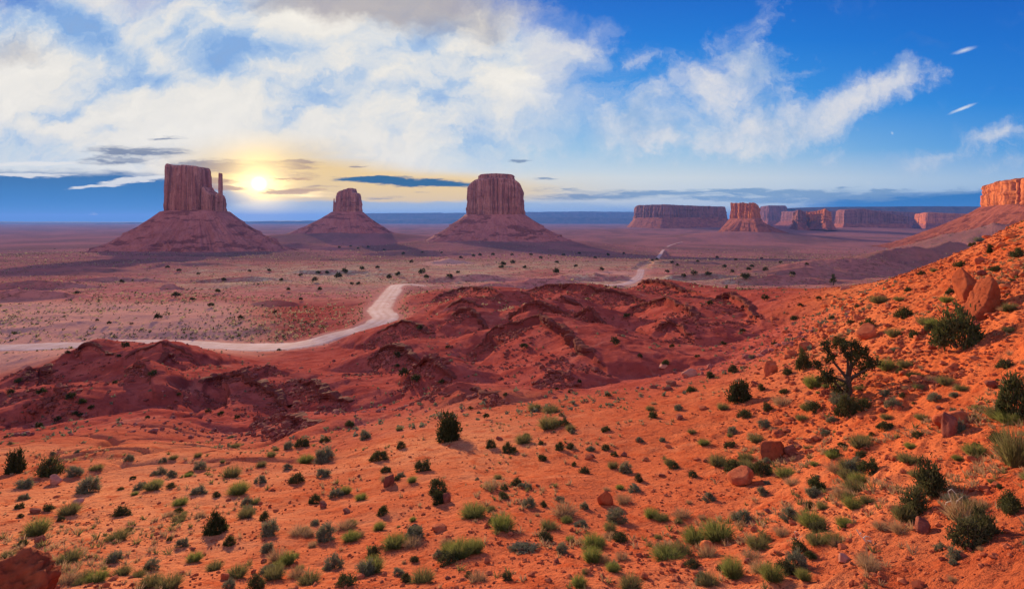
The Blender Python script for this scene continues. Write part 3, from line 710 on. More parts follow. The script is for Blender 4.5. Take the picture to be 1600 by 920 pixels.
# butte right of the middle, sunlit
Y = 4200.0; m = Y / FPX
e = butte(Y, 1165, 342, "stout sunlit butte with orange ribs in front of the long blue mesa")
def slantbox(u0, u1, Y0, depth, lean):   # long side turned to the low sun on the left
    x0, x1 = U(u0, Y0), U(u1, Y0)
    return np.array([(x1, Y0 - depth * .10), (x1 + depth * .30, Y0 + depth * .9), (x0 + depth * lean, Y0 + depth), (x0, Y0 + depth * .1), (x0 + (x1 - x0) * .3, Y0 - depth * .12), (x0 + (x1 - x0) * .7, Y0 - depth * .16)])
def smooth_poly(p, n=80, k=3):
    q, _ = resample(p, n)
    for _ in range(k): q = (np.roll(q, 1, 0) + 2 * q + np.roll(q, -1, 0)) / 4
    return q
def sunbox(ua, ub, uc, Y0, D):
    # wall from its near corner (ub) back to its far corner (ua) faces left; front from ub to uc
    far = Y0 + D
    return np.array([(U(ub, Y0), Y0), (U(uc, Y0), Y0 + .06 * D), (U(uc, Y0) + .25 * D, far), (U(ua, far), far)])
ob = smooth_poly(sunbox(1141, 1180, 1190, Y, 420.0))
cliff("rock_tower", ob, Z(342, Y), prof_fn(Y, [(1135, 318), (1144, 315), (1150, 313), (1160, 311.5), (1172, 312), (1182, 317), (1192, 324)]), 13.0, M_ORANGE, e, 35, 320, 40, .03, top_noise=2.0)
talus(smooth_poly(sunbox(1138, 1180, 1193, Y - 20, 460.0)), Z(341, Y), sides(30 * m, 62 * m, 34 * m), Z(368, Y), M_DARKTALUS, e, 33, 320, 60, 1.5, ((.55, .7),), lh=5.0)
# long mesa behind it
Y = 6800.0; m = Y / FPX
e = butte(Y, 1050, 341, "long flat topped mesa with a sunlit left end, behind the stout sunlit butte", "mesa", "flat_mesa")
ob = smooth_poly([(U(1038, Y), Y), (U(1150, Y), Y + 250), (U(1150, Y), Y + 1500), (U(1000, Y + 1100), Y + 1500), (U(994, Y + 700), Y + 700)], 120)
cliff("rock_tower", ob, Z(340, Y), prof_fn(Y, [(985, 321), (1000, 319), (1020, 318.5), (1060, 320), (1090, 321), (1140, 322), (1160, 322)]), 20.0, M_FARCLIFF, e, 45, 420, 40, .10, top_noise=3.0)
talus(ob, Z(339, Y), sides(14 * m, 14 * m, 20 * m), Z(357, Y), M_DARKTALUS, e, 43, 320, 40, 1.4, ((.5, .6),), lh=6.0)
# far mesas on the right
for (Y, ua, ub, uc, D, vb, vt, lab, mt) in (
    (10500.0, 1186, 1200, 1234, 900.0, 346, [(1180, 322), (1190, 321), (1230, 321), (1236, 324)], "small blue mesa showing just right of the stout sunlit butte", M_FARCLIFF),
    (5600.0, 1260, 1290, 1303, 480.0, 347, [(1236, 332), (1248, 328), (1258, 331), (1266, 330), (1274, 327), (1284, 324.5), (1292, 326), (1300, 331)], "ragged pinnacled mesa with orange sunlit fins", M_ORANGE),
    (5900.0, 1239, 1246, 1262, 500.0, 348, [(1236, 333), (1245, 328), (1252, 328), (1262, 332)], "low dark knob standing against the pinnacled mesa", M_FARCLIFF),
    (7000.0, 1304, 1318, 1426, 900.0, 351, [(1300, 333), (1318, 330), (1338, 327), (1352, 326), (1366, 328), (1380, 331), (1400, 334), (1420, 337)], "rounded mesa with long sloping shoulders right of the pinnacled mesa", M_FARCLIFF),
    (7600.0, 1428, 1447, 1530, 800.0, 351, [(1420, 338), (1428, 335), (1445, 333), (1462, 331.5), (1480, 333), (1530, 334)], "low mesa with a pink sunlit face near the big red cliff", M_ORANGE)):
    m = Y / FPX
    e = butte(Y, (ub + uc) / 2, vb, lab, "mesa", "flat_mesa")
    ob = smooth_poly(sunbox(ua, ub, uc, Y, D), 90, 2)
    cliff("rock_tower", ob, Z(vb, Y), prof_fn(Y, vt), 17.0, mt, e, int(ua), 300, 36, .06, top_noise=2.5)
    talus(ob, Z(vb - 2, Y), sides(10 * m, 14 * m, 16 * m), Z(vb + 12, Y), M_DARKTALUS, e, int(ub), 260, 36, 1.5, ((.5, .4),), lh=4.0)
Y = 9200.0
e = butte(Y, 1330, 347, "long dark mesa wall running behind the pinnacled and rounded mesas", "mesa", "flat_mesa")
ob = smooth_poly([(U(1242, Y), Y), (U(1440, Y), Y - 200), (U(1440, Y) + 300, Y + 900), (U(1242, Y) + 200, Y + 900)], 110, 2)
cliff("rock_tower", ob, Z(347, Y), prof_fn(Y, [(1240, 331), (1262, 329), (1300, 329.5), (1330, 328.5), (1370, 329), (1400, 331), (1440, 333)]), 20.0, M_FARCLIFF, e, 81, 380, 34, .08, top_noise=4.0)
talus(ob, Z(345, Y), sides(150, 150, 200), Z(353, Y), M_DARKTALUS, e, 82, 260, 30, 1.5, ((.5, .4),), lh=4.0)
# the orange cliff at the right
Y = 1500.0; m = Y / FPX
e = butte(Y, 1570, 322, "towering orange sunlit cliff above the slope at the right edge", "butte")
far_x, far_y = U(1531, 1750.0), 1750.0
ob = smooth_poly([(far_x, far_y), (U(1562, 1480.0), 1480.0), (U(1690, 1180.0), 1180.0), (U(2000, 1100.0), 1100.0), (U(2000, 1500.0), 1800.0), (far_x + 420, far_y + 260)], 140, 2)
def ztop_r(x):
    xs = np.array([far_x - 40, far_x + 8, far_x + 60, U(1562, 1480.0) - 20, U(1562, 1480.0) + 20, U(1600, 1380.0), U(1690, 1180.0), 2400])
    return np.interp(x, xs, [112, 116, 121, 124, 118, 116, 112, 112])
cliff("rock_wall", ob, Z(322, 1620.0), ztop_r, 9.0, M_ORANGE, e, 55, 620, 70, .03, top_noise=2.5)
talus(ob, Z(321, 1620.0), sides(290, 300, 260), -95.0, M_DARKTALUS, e, 53, 620, 110, 1.45, ((.55, .5),), lh=5.0, gul=.6)

# plateaus along the skyline
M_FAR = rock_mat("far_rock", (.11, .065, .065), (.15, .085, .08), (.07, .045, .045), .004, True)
def skyline(Y, pts, depth, seed):
    us = np.arange(pts[0][0], pts[-1][0] + .1, 1.5); vs = np.interp(us, [p[0] for p in pts], [p[1] for p in pts])
    vs = vs + .5 * fbm(us / 14.0, us * 0, 4, seed) 
    xs = U(us, Y) ; V = []
    zt = Z(vs, Y)
    for dy, k in ((-.16 * Y, -.15), (-.08 * Y, .28), (-.05 * Y, .40), (-.042 * Y, .9), (-.035 * Y, 1.0), (depth, 1.0), (depth + 300, -.2)):
        yy = Y + dy * (1 + .25 * fbm(us / 30.0, us * 0 + 2, 4, seed + 3))
        z0 = -330.0
        V.append(np.column_stack([xs * 1.0, yy, z0 + (zt - z0) * max(k, 0) + (-100 if k < 0 else 0)]))
    V = np.vstack(V)
    link("hills", mesh("hills", V, grid_quads(7, len(us))), M_FAR, kind="structure")
skyline(30000.0, [(540, 336), (570, 334), (640, 333), (720, 333), (800, 332), (900, 331), (990, 331.5), (1010, 334)], 9000.0, 1)
skyline(14500.0, [(1225, 327), (1240, 325), (1300, 324), (1420, 323), (1540, 324), (1700, 324), (1760, 330)], 3000.0, 2)
skyline(26000.0, [(-500, 349), (-200, 347), (100, 348), (330, 347), (450, 345), (560, 344), (760, 341), (900, 340), (1000, 342)], 6000.0, 3)

# ------------------------------------------------------------------ air
mh = bpy.data.materials.new("air"); mh.use_nodes = True
t = NT(mh.node_tree); t.n.clear()
pv = t.add('ShaderNodeVolumePrincipled'); oo = t.add('ShaderNodeOutputMaterial')
pv.inputs['Color'].default_value = (.11, .30, .86, 1)
pv.inputs['Density'].default_value = 2.4e-5
pv.inputs['Anisotropy'].default_value = 0.2
t.l.new(pv.outputs[0], oo.inputs['Volume'])
mh.cycles.homogeneous_volume = True if hasattr(mh.cycles, 'homogeneous_volume') else True
bm = bmesh.new(); bmesh.ops.create_cube(bm, size=1.0)
zlo, zhi = float(gz.min()) - 150.0, 620.0
bmesh.ops.scale(bm, vec=(150000, 150000, zhi - zlo), verts=bm.verts)
me = bpy.data.meshes.new("haze"); bm.to_mesh(me); bm.free(); me.materials.append(mh)
hz = link("haze", me, kind="stuff"); hz.location = (0, 0, (zlo + zhi) / 2)

# ------------------------------------------------------------------ leaf, twig and stone builders
rng = np.random.default_rng(7)
random.seed(7)
def unit(v): return v / np.maximum(np.linalg.norm(v, axis=-1, keepdims=True), 1e-9)
def leaf_quads(pos, d, ln, wd):
    n = len(pos); side = unit(np.cross(d, rng.normal(size=(n, 3))))
    ln = np.broadcast_to(ln, n)[:, None]; wd = np.broadcast_to(wd, n)[:, None]
    V = np.stack([pos - side * wd * .5, pos + side * wd * .5, pos + d * ln + side * wd * .28, pos + d * ln - side * wd * .28], 1).reshape(-1, 3)
    return V, np.arange(4 * n).reshape(-1, 4)
def blades(base, d, ln, wd, bend=.35):
    n = len(base); side = unit(np.cross(d, rng.normal(size=(n, 3))))
    ln = np.broadcast_to(ln, n)[:, None]; wd = np.broadcast_to(wd, n)[:, None]
    mid = base + d * ln * .55; d2 = unit(d + np.stack([d[:, 0], d[:, 1], -np.abs(d[:, 2]) * .2], 1) * bend); tip = mid + d2 * ln * .45
    V = np.stack([base - side * wd * .5, base + side * wd * .5, mid + side * wd * .45, mid - side * wd * .45, tip + side * wd * .12, tip - side * wd * .12], 1).reshape(-1, 3)
    k = np.arange(n)[:, None] * 6
    return V, np.concatenate([k + [0, 1, 2, 3], k + [3, 2, 4, 5]])
class MB:
    def __init__(s): s.V = []; s.Q = []; s.T = []; s.n = 0
    def add(s, V, Q=None, T=None):
        if Q is not None and len(Q): s.Q.append(np.asarray(Q) + s.n)
        if T is not None and len(T): s.T.append(np.asarray(T) + s.n)
        s.V.append(V); s.n += len(V)
    def tube(s, pts, rad, k=6):
        p = np.asarray(pts, float); n = len(p); d = unit(np.gradient(p, axis=0))
        up = np.array([.31, .17, .94]) if abs(d[0, 2]) < .9 else np.array([.95, .2, .1])
        a = unit(np.cross(d, up)); b = np.cross(d, a); t = np.arange(k) / k * 2 * math.pi
        rad = np.broadcast_to(rad, n)
        V = (p[:, None] + rad[:, None, None] * (np.cos(t)[None, :, None] * a[:, None] + np.sin(t)[None, :, None] * b[:, None])).reshape(-1, 3)
        V = np.vstack([V, p[-1:]])
        T = [((n - 1) * k + i, (n - 1) * k + (i + 1) % k, n * k) for i in range(k)]
        s.add(V, grid_quads(n, k, True), T)
    def mesh(s, name, smooth=True):
        return mesh(name, np.vstack(s.V), np.vstack(s.Q) if s.Q else None, np.vstack(s.T) if s.T else None, smooth)
def dome_dirs(n, low=-.05):
    z = rng.uniform(low, 1, n); a = rng.uniform(0, 2 * math.pi, n); r = np.sqrt(np.clip(1 - z * z, 0, 1))
    return np.stack([r * np.cos(a), r * np.sin(a), z], 1)
def bush_mesh(name, clumps, per, h, leaf, wd, spread=.27, core=.55):
    c = dome_dirs(clumps) * rng.uniform(core, .92, (clumps, 1)) * .46
    c *= rng.uniform(.84, 1.08, (clumps, 1))
    pos = (c[:, None] + rng.normal(size=(clumps, per, 3)) * spread * .24 * rng.uniform(.6, 1.3, (clumps, 1, 1))).reshape(-1, 3)
    d = unit(pos * [1, 1, 1.2] + [0, 0, .12] + rng.normal(size=pos.shape) * .5)
    pos[:, 2] = np.abs(pos[:, 2]) + .02
    V, Q = leaf_quads(pos, d, leaf * rng.uniform(.6, 1.4, len(pos)), wd)
    V[:, 2] *= h / .5
    return mesh(name, V, Q, smooth=False)
def twigs_mesh(name, n, h, r=.012, spread=.42):
    m = MB()
    for d in dome_dirs(n, .15):
        L = rng.uniform(.3, .5); pts = [d * L * t * [1, 1, .4 + .6 * t] + rng.normal(size=3) * .018 * t for t in (0, .3, .6, 1)]
        p = np.array(pts); p[:, 2] *= h / .5; p[0, 2] = -.06
        m.tube(p, [r, r * .8, r * .55, r * .25], 5)
    return m.mesh(name)
def tuft_mesh(name, n, h, wd, tilt=.75, base=.16):
    a = rng.uniform(0, 2 * math.pi, n); rr_ = base * np.sqrt(rng.uniform(0, 1, n))
    b = np.stack([rr_ * np.cos(a), rr_ * np.sin(a), np.full(n, -.02)], 1)
    til = rng.uniform(.05, tilt, n); a2 = a + rng.normal(size=n) * .6
    d = np.stack([np.sin(til) * np.cos(a2), np.sin(til) * np.sin(a2), np.cos(til)], 1)
    V, Q = blades(b, d, h * rng.uniform(.6, 1.1, n), wd)
    return mesh(name, V, Q, smooth=False)
def leafmat(name, c1, c2, c3, trans=.35):
    m = bpy.data.materials.new(name); m.use_nodes = True
    t = NT(m.node_tree); t.n.clear()
    oi = t.add('ShaderNodeObjectInfo'); tc = t.add('ShaderNodeNewGeometry')
    c = t.mix(t.mapr(t.noise(tc.outputs['Position'], 5.0, 3, .6), .38, .62), c1, c2)
    c = t.mix(t.math('MULTIPLY', oi.outputs['Random'], .55), c, c3)
    d = t.add('ShaderNodeBsdfDiffuse'); t.put(d, 0, c)
    tr_ = t.add('ShaderNodeBsdfTranslucent'); t.put(tr_, 0, c)
    mx = t.add('ShaderNodeMixShader'); mx.inputs[0].default_value = trans
    t.l.new(d.outputs[0], mx.inputs[1]); t.l.new(tr_.outputs[0], mx.inputs[2])
    o = t.add('ShaderNodeOutputMaterial'); t.l.new(mx.outputs[0], o.inputs[0])
    return m
L_DARK = leafmat("dark_leaves", (.052, .062, .022), (.110, .112, .040), (.090, .075, .040), .25)
L_GREY = leafmat("grey_leaves", (.135, .135, .075), (.24, .225, .135), (.15, .15, .10), .3)
L_GREEN = leafmat("green_stems", (.145, .175, .040), (.25, .26, .070), (.20, .18, .065), .45)
L_OLIVE = leafmat("olive_stems", (.15, .15, .050), (.25, .22, .085), (.17, .13, .06), .4)
L_DRY = leafmat("dry_stems", (.36, .22, .11), (.48, .32, .17), (.30, .16, .09), .35)
L_JUN = leafmat("juniper_leaves", (.032, .040, .016), (.070, .078, .028), (.055, .048, .024), .2)
mw, t, b = mat("grey_wood"); Pw = t.add('ShaderNodeTexCoord').outputs['Object']
t.put(b, 'Base Color', t.mix(t.mapr(t.noise(t.mapping(Pw, scale=(6, 6, 1)), 6, 5, .6), .35, .65), (.055, .036, .028), (.11, .075, .058))); bump(t, b, t.noise(t.mapping(Pw, scale=(6, 6, 1)), 8, 4), .6, .02)
mb_, t, b = mat("bleached_wood"); t.put(b, 'Base Color', t.mix(t.mapr(t.noise(t.add('ShaderNodeTexCoord').outputs['Object'], 9, 4), .35, .65), (.55, .42, .30), (.72, .60, .46)))

KIND = {
 'dark': dict(name='dark_shrub', cat='shrub', mat=L_DARK, words='dark green', noun='shrub', h=.54, mk=lambda i: bush_mesh("foliage", 34, 46, .52 + .06 * i, .075, .030)),
 'grey': dict(name='sagebrush', cat='shrub', mat=L_GREY, words='grey green', noun='sagebrush', h=.60, mk=lambda i: bush_mesh("foliage", 46, 42, .56 + .05 * i, .085, .022, .22)),
 'green': dict(name='rabbitbrush', cat='shrub', mat=L_GREEN, words='bright green', noun='bush', h=.62, mk=lambda i: tuft_mesh("foliage", 900, .62, .013, 1.05, .26)),
 'olive': dict(name='brittle_bush', cat='shrub', mat=L_OLIVE, words='yellowish green', noun='bush', h=.6, mk=lambda i: tuft_mesh("foliage", 700, .58, .013, 1.1, .28)),
 'dry': dict(name='dry_shrub', cat='shrub', mat=L_DRY, words='straw coloured dry', noun='bush', h=.5, mk=lambda i: tuft_mesh("foliage", 460, .55, .011, 1.2, .24)),
 'jun': dict(name='juniper_shrub', cat='shrub', mat=L_JUN, words='almost black', noun='juniper', h=.95, mk=lambda i: bush_mesh("foliage", 60, 42, .86 + .08 * i, .070, .028, .24, .45)),
}
for k, d in KIND.items():
    d['mesh'] = [d['mk'](i) for i in range(3)]
    d['twig'] = [twigs_mesh("stems", 14 if k in ('dark', 'grey', 'jun') else 9, d['h'], .014) for i in range(2)]
    for me_ in d['mesh']: me_.materials.append(d['mat'])
    for me_ in d['twig']: me_.materials.append(mw)
LIGHTBASE = {}

# ------------------------------------------------------------------ labels: each thing is told by what lies nearest to it
LAND = [(1326, 600, "the gnarled juniper tree"), (1535, 455, "the big split boulder"), (946, 780, "the tilted dark red rock"), (648, 826, "the square red block"), (700, 668, "the large round juniper shrub"),
        (1212, 708, "the long red boulder"), (1108, 832, "the widest bright green bush"), (1440, 760, "the slanting dark thicket"), (1352, 845, "the bleached dead branch"), (80, 728, "the dark bush beside the pink rock"),
        (607, 752, "the round dark rock"), (337, 815, "the pointed dark shrub"), (720, 857, "the bright three part bush"), (139, 755, "the big grey sagebrush"), (1165, 752, "the low red slab"),
        (1207, 575, "the upright orange boulder"), (1363, 520, "the flat orange slab"), (1156, 610, "the leggy dark shrub above the slope"), (1490, 660, "the cracked brown rock"), (882, 800, "the wide brown dry bush"),
        (200, 535, "the red hill by the road"), (600, 485, "the road bend"), (700, 410, "the pale dune"), (1000, 425, "the far stretch of road"), (640, 600, "the dark gully"), (850, 500, "the broken red ridges"),
        (20, 890, "the corner ledge"), (420, 690, "the dry wash"), (1480, 520, "the leafy shrub under the boulder"), (540, 800, "the small flat red rock"), (1130, 430, "the grassy knoll"),
        (300, 420, "the foot of the huge butte"), (920, 420, "the grassy flat before the road"), (1302, 440, "the lone small tree on the saddle")]
LAND_USED = {}
ORD = ["", "second ", "third ", "fourth ", "fifth ", "sixth ", "seventh ", "eighth ", "ninth ", "tenth "]
PEND = []
def sizeword(w): return "tiny" if w < 9 else "small" if w < 17 else "medium sized" if w < 30 else "large"
def queue(o, u, v, w_, words, noun):
    PEND.append((o, u, v, sizeword(w_), words, noun))
def finish_labels():
    groups = {}
    for o, u, v, sz, wd, nn in PEND:
        ds = sorted((math.hypot(u - a, (v - b_) * 1.4), a, b_, n) for a, b_, n in LAND)
        if ds[0][0] < 3: ds = ds[1:]
        d, a, b_, n = ds[0]
        du, dv = u - a, (v - b_) * 1.4
        side = ("right of" if du > 0 else "left of") if abs(du) > abs(dv) else ("in front of" if dv > 0 else "behind")
        groups.setdefault((sz, wd, nn, side, n), []).append((d, o))
    for (sz, wd, nn, side, n), L in groups.items():
        L.sort(key=lambda t_: t_[0])
        for i, (d, o) in enumerate(L):
            if len(L) == 1: s = f"{sz} {wd} {nn} {side} {n}"
            elif i < 10: s = f"{ORD[i] or 'nearest '}{sz} {wd} {nn} {side} {n}" if i else f"{sz} {wd} {nn} closest {side} {n}"
            else: s = f"{sz} {wd} {nn} far off {side} {n}"
            o['label'] = s
    used = {}
    for o, *_ in PEND:
        used.setdefault(o['label'], []).append(o)
    for s, L in used.items():
        if len(L) > 1 and 'group' not in L[0]:
            for o in L: o['group'] = "scattered desert plants"

PLACED = []
def normal_at(x, y, e=.6):
    zz = land([x - e, x + e, x, x], [y, y, y - e, y + e])
    return Vector(((zz[0] - zz[1]) / (2 * e), (zz[2] - zz[3]) / (2 * e), 1)).normalized()
FIRST = set()
def shrub(kind, u, v, w_, h_=None, label=None, rz=None, at=None, group=None):
    d = KIND[kind]
    x, y = at if at is not None else hit(u, v)
    z = float(land(x, y)[0])
    s = w_ / FPX * y
    i = random.randrange(3)
    hk = (h_ / w_ / d['h']) if h_ else random.uniform(.8, 1.15)
    sc3 = (s * random.uniform(.95, 1.05), s * random.uniform(.9, 1.1), s * hk)
    small = w_ < 15
    if small:
        e = bpy.data.objects.new(d['name'], d['mesh'][i]); COL.objects.link(e)
    else:
        e = bpy.data.objects.new(d['name'], None); COL.objects.link(e)
        f = bpy.data.objects.new("foliage", d['mesh'][i]); f.parent = e; COL.objects.link(f)
        g = bpy.data.objects.new("stems", d['twig'][i % 2]); g.parent = e; COL.objects.link(g)
    e.location = (x, y, z - .02 * s); e.scale = sc3
    e.rotation_euler = (0, 0, rz if rz is not None else random.uniform(0, 6.28))
    e['category'] = d['cat']; e['group'] = group or f"{d['noun']}s of the red slope".replace("bushs", "bushes")
    if label: e['label'] = label
    else: queue(e, u, v - (h_ or w_ * .6) * .4, w_, d['words'], d['noun'])
    PLACED.append((u, v, w_))
    return e

# ------------------------------------------------------------------ plants told apart in the foreground: kind, u, v of the foot, width, height
L_ = {'d': 'dark', 'g': 'grey', 'G': 'green', 'o': 'olive', 'y': 'dry', 'j': 'jun'}
NAMED = [
 ('j', 700, 688, 44, 46, "large round dark juniper shrub alone on the open sand in the middle"),
 ('j', 24, 738, 30, 36, "tall dark olive shrub close to the left edge beside another dark bush"),
 ('d', 80, 743, 38, 30, "dark green bush standing just behind the pink rock on the left"),
 ('g', 139, 769, 38, 30, "big grey sagebrush right of the dark bush and pink rock"),
 ('j', 337, 832, 34, 38, "pointed dark green shrub with a lighter bush leaning on its right"),
 ('G', 58, 835, 32, 26, "bright green bush near the bottom left corner ledge"),
 ('G', 720, 869, 38, 28, "bright green bush forming the middle of a three part clump"),
 ('G', 700, 866, 22, 20, "bright green bush on the left of the three part clump"),
 ('G', 742, 863, 28, 22, "bright green bush on the right of the three part clump"),
 ('G', 1122, 842, 46, 30, "widest bright green bush, right half of the long green mound"),
 ('G', 1086, 846, 38, 22, "bright green bush, left half of the long green mound"),
 ('d', 1455, 770, 50, 52, "slanting dark thicket, its upper bushy half on the red slope"),
 ('d', 1430, 800, 42, 40, "slanting dark thicket, its lower half on the red slope"),
 ('o', 1412, 812, 32, 26, "olive bush at the lower foot of the slanting dark thicket"),
 ('d', 1512, 852, 60, 44, "wide dark bush with dry twigs on top near the bottom right"),
 ('d', 1540, 838, 42, 40, "dark bush leaning against the wide bush with dry twigs"),
 ('y', 1505, 815, 50, 36, "tangled dry bush above the wide dark bush at lower right"),
 ('d', 1578, 800, 32, 28, "dark twiggy bush at the right edge above the shaded sand"),
 ('o', 1590, 725, 50, 70, "tall olive bush cut by the right edge of the slope"),
 ('d', 1586, 650, 50, 56, "big dark shrub on the right edge over orange sand"),
 ('o', 1560, 654, 36, 20, "low olive bush at the foot of the big dark shrub on the right edge"),
 ('d', 1500, 542, 66, 62, "big leafy dark shrub just below the split boulder"),
 ('d', 1256, 577, 27, 32, "dark upright shrub standing left of the gnarled juniper tree"),
 ('d', 1322, 650, 34, 34, "dark shrub round the foot of the gnarled juniper tree"),
 ('d', 1348, 640, 30, 18, "low dark shrub right of the foot of the gnarled juniper tree"),
 ('G', 1271, 606, 26, 22, "bright green bush under the left limbs of the gnarled juniper tree"),
 ('j', 1156, 627, 38, 34, "leggy dark shrub on the bare sand left of the gnarled tree"),
 ('y', 882, 804, 50, 18, "wide low brown dry bush on the orange sand"),
 ('g', 820, 862, 52, 12, "long low grey green bush right of the bright three part clump"),
 ('g', 907, 822, 26, 9, "flat pale sagebrush below the wide brown dry bush"),
 ('G', 1042, 872, 50, 15, "thin curved green bush left of the long green mound"),
 ('G', 1144, 902, 32, 34, "spiky green bush below the long green mound"),
 ('G', 925, 877, 28, 24, "round green bush next to a dry tuft, bottom middle"),
 ('j', 685, 786, 24, 24, "dark shrub with a brown rock against its right side"),
]
for k, u, v, w_, h_, lab in NAMED: shrub(L_[k], u, v, w_, h_, lab)
LISTED = """g116,743,28 g38,762,28 g37,781,18 d30,794,15 d76,798,20 o108,803,30 d32,808,10 d95,813,12 d35,851,14 o184,844,32 d189,804,24 g219,765,18 d208,748,10 g201,720,15
g240,742,12 g253,741,16 d267,762,14 g310,772,24 d338,776,14 g385,788,20 G281,789,20 o280,813,24 d359,850,20 g285,853,22 d265,844,10 g180,877,28 o108,877,32 g237,889,24
o216,901,20 G304,876,22 o271,717,14 g254,722,12 o309,714,12 g313,733,18 o362,745,28 o368,700,16 o265,918,40 o235,916,34 y103,910,36 o131,905,24 o335,890,26 G350,828,14
d546,666,16 g570,685,22 o624,672,12 d592,718,30 d603,737,19 d620,750,13 G644,753,14 d462,754,25 g505,745,26 G478,722,22 g525,775,26 G540,771,18 G564,781,18 d493,786,22 d598,803,22
G593,827,18 G548,843,26 y540,826,30 G645,814,11 G616,854,34 G640,850,20 G740,806,40 d787,778,20 G785,826,40 d770,815,16 g522,887,30 g420,894,28 G432,890,18 G450,879,24 g418,860,22
d634,908,20 d648,876,16 y462,902,30 d767,699,18 d793,706,22 d627,700,16 d508,690,16 o408,729,16 o424,713,14 g449,733,16 o818,692,26 d822,684,14 d881,664,22 d946,673,16 d802,706,14
d875,702,18 d891,700,16 d848,718,17 g923,703,16 d946,702,15 d960,712,12 o958,731,18 g978,738,23 d914,739,18 d897,727,10 d1053,731,22 o1046,726,16 d1083,745,18 G1100,695,18 d1141,699,22
o1122,726,30 d1158,718,12 o858,826,26 G1018,808,22 o1034,812,22 G969,764,13 G891,845,14 o937,851,18 d970,845,26 y952,840,22 y945,878,22 G958,892,20 o985,918,40 G905,916,24 o1195,845,20
G1300,715,20 G1228,745,30 o1323,748,26 G1273,728,14 d1265,791,16 G1334,793,30 o1355,785,22 G1320,823,24 d1434,683,20 G1422,700,16 o1419,722,30 G1206,905,36 d1249,860,28 G1256,905,22
d1413,498,30 o1448,508,28 o1399,526,24 d1430,527,20 d1357,513,24 d1313,539,24 G1386,578,28 G1430,592,22 o1436,608,18 d1408,585,18 o1577,519,16 o1580,485,20 d1486,460,16 G1480,473,20
d1556,424,18 j1547,396,14 d1590,402,24 d1500,417,20 d1574,488,14 y1360,890,36 o1478,600,26 o1502,610,20 o1530,640,18 g1300,660,18 o1345,610,18 o1260,640,22 g1290,680,16 o1350,690,20
d1146,582,18 d1165,652,26 o1130,640,18 d1110,590,16 d1080,612,18 g1060,640,16 d1020,652,18 g1000,690,14 d1040,570,14 o1182,690,22 d1200,640,20 d1225,615,16 o1385,655,18 o1440,655,18
d1230,585,16 d1190,610,14 g1175,560,12 d1240,500,12 d1300,500,12 d1340,480,10 o1380,470,10 d1440,430,12 o1460,425,12 d1520,385,12 o1530,378,14 d1420,455,14 o1405,470,16 d1330,505,12 g1400,550,16"""
import re
for k, u, v, w_ in re.findall(r'([dgGoyj])(\d+),(\d+),(\d+)', LISTED):
    shrub(L_[k], int(u), int(v), int(w_))
# the rest of the plants of the slope, smaller
cnt = {'dark': 0, 'grey': 0, 'olive': 0, 'green': 0, 'dry': 0}
tries = 0; last_ = None
while sum(cnt.values()) < 300 and tries < 6000:
    tries += 1
    u = random.uniform(-60, 1660); v = 560 + 360 * random.random() ** .8
    if u < 1000 and v < 650 and random.random() < .75: continue
    if u > 1250 and random.random() < .5: v = random.uniform(400 + (1600 - u) * .2, 800)
    dens = .35 + .65 * (u > 850)
    if random.random() > dens: continue
    if any(abs(u - a) < (c + 8) * .6 and abs(v - b_) < 9 for a, b_, c in PLACED): continue
    x, y = hit(u, v)
    if last_ is not None and random.random() < .55:
        x, y = last_[0] + random.gauss(0, 1.1), last_[1] + random.gauss(0, 1.3)
        u, v = 800 + FPX * x / max(y, 9), HORIZON - FPX * float(land(x, y)[0]) / max(y, 9)
        if v > 925 or u < -60 or u > 1660: last_ = None; continue
    last_ = (x, y)
    if y > 140 or y < 9: continue
    w_ = min(34, max(5, random.lognormvariate(-.6, .6) / y * FPX))
    k = random.choices(list(cnt), (3.2, 3.2, 3.2, .8, 3.0))[0]
    cnt[k] += 1
    shrub(k, u, v, w_, at=(x, y))

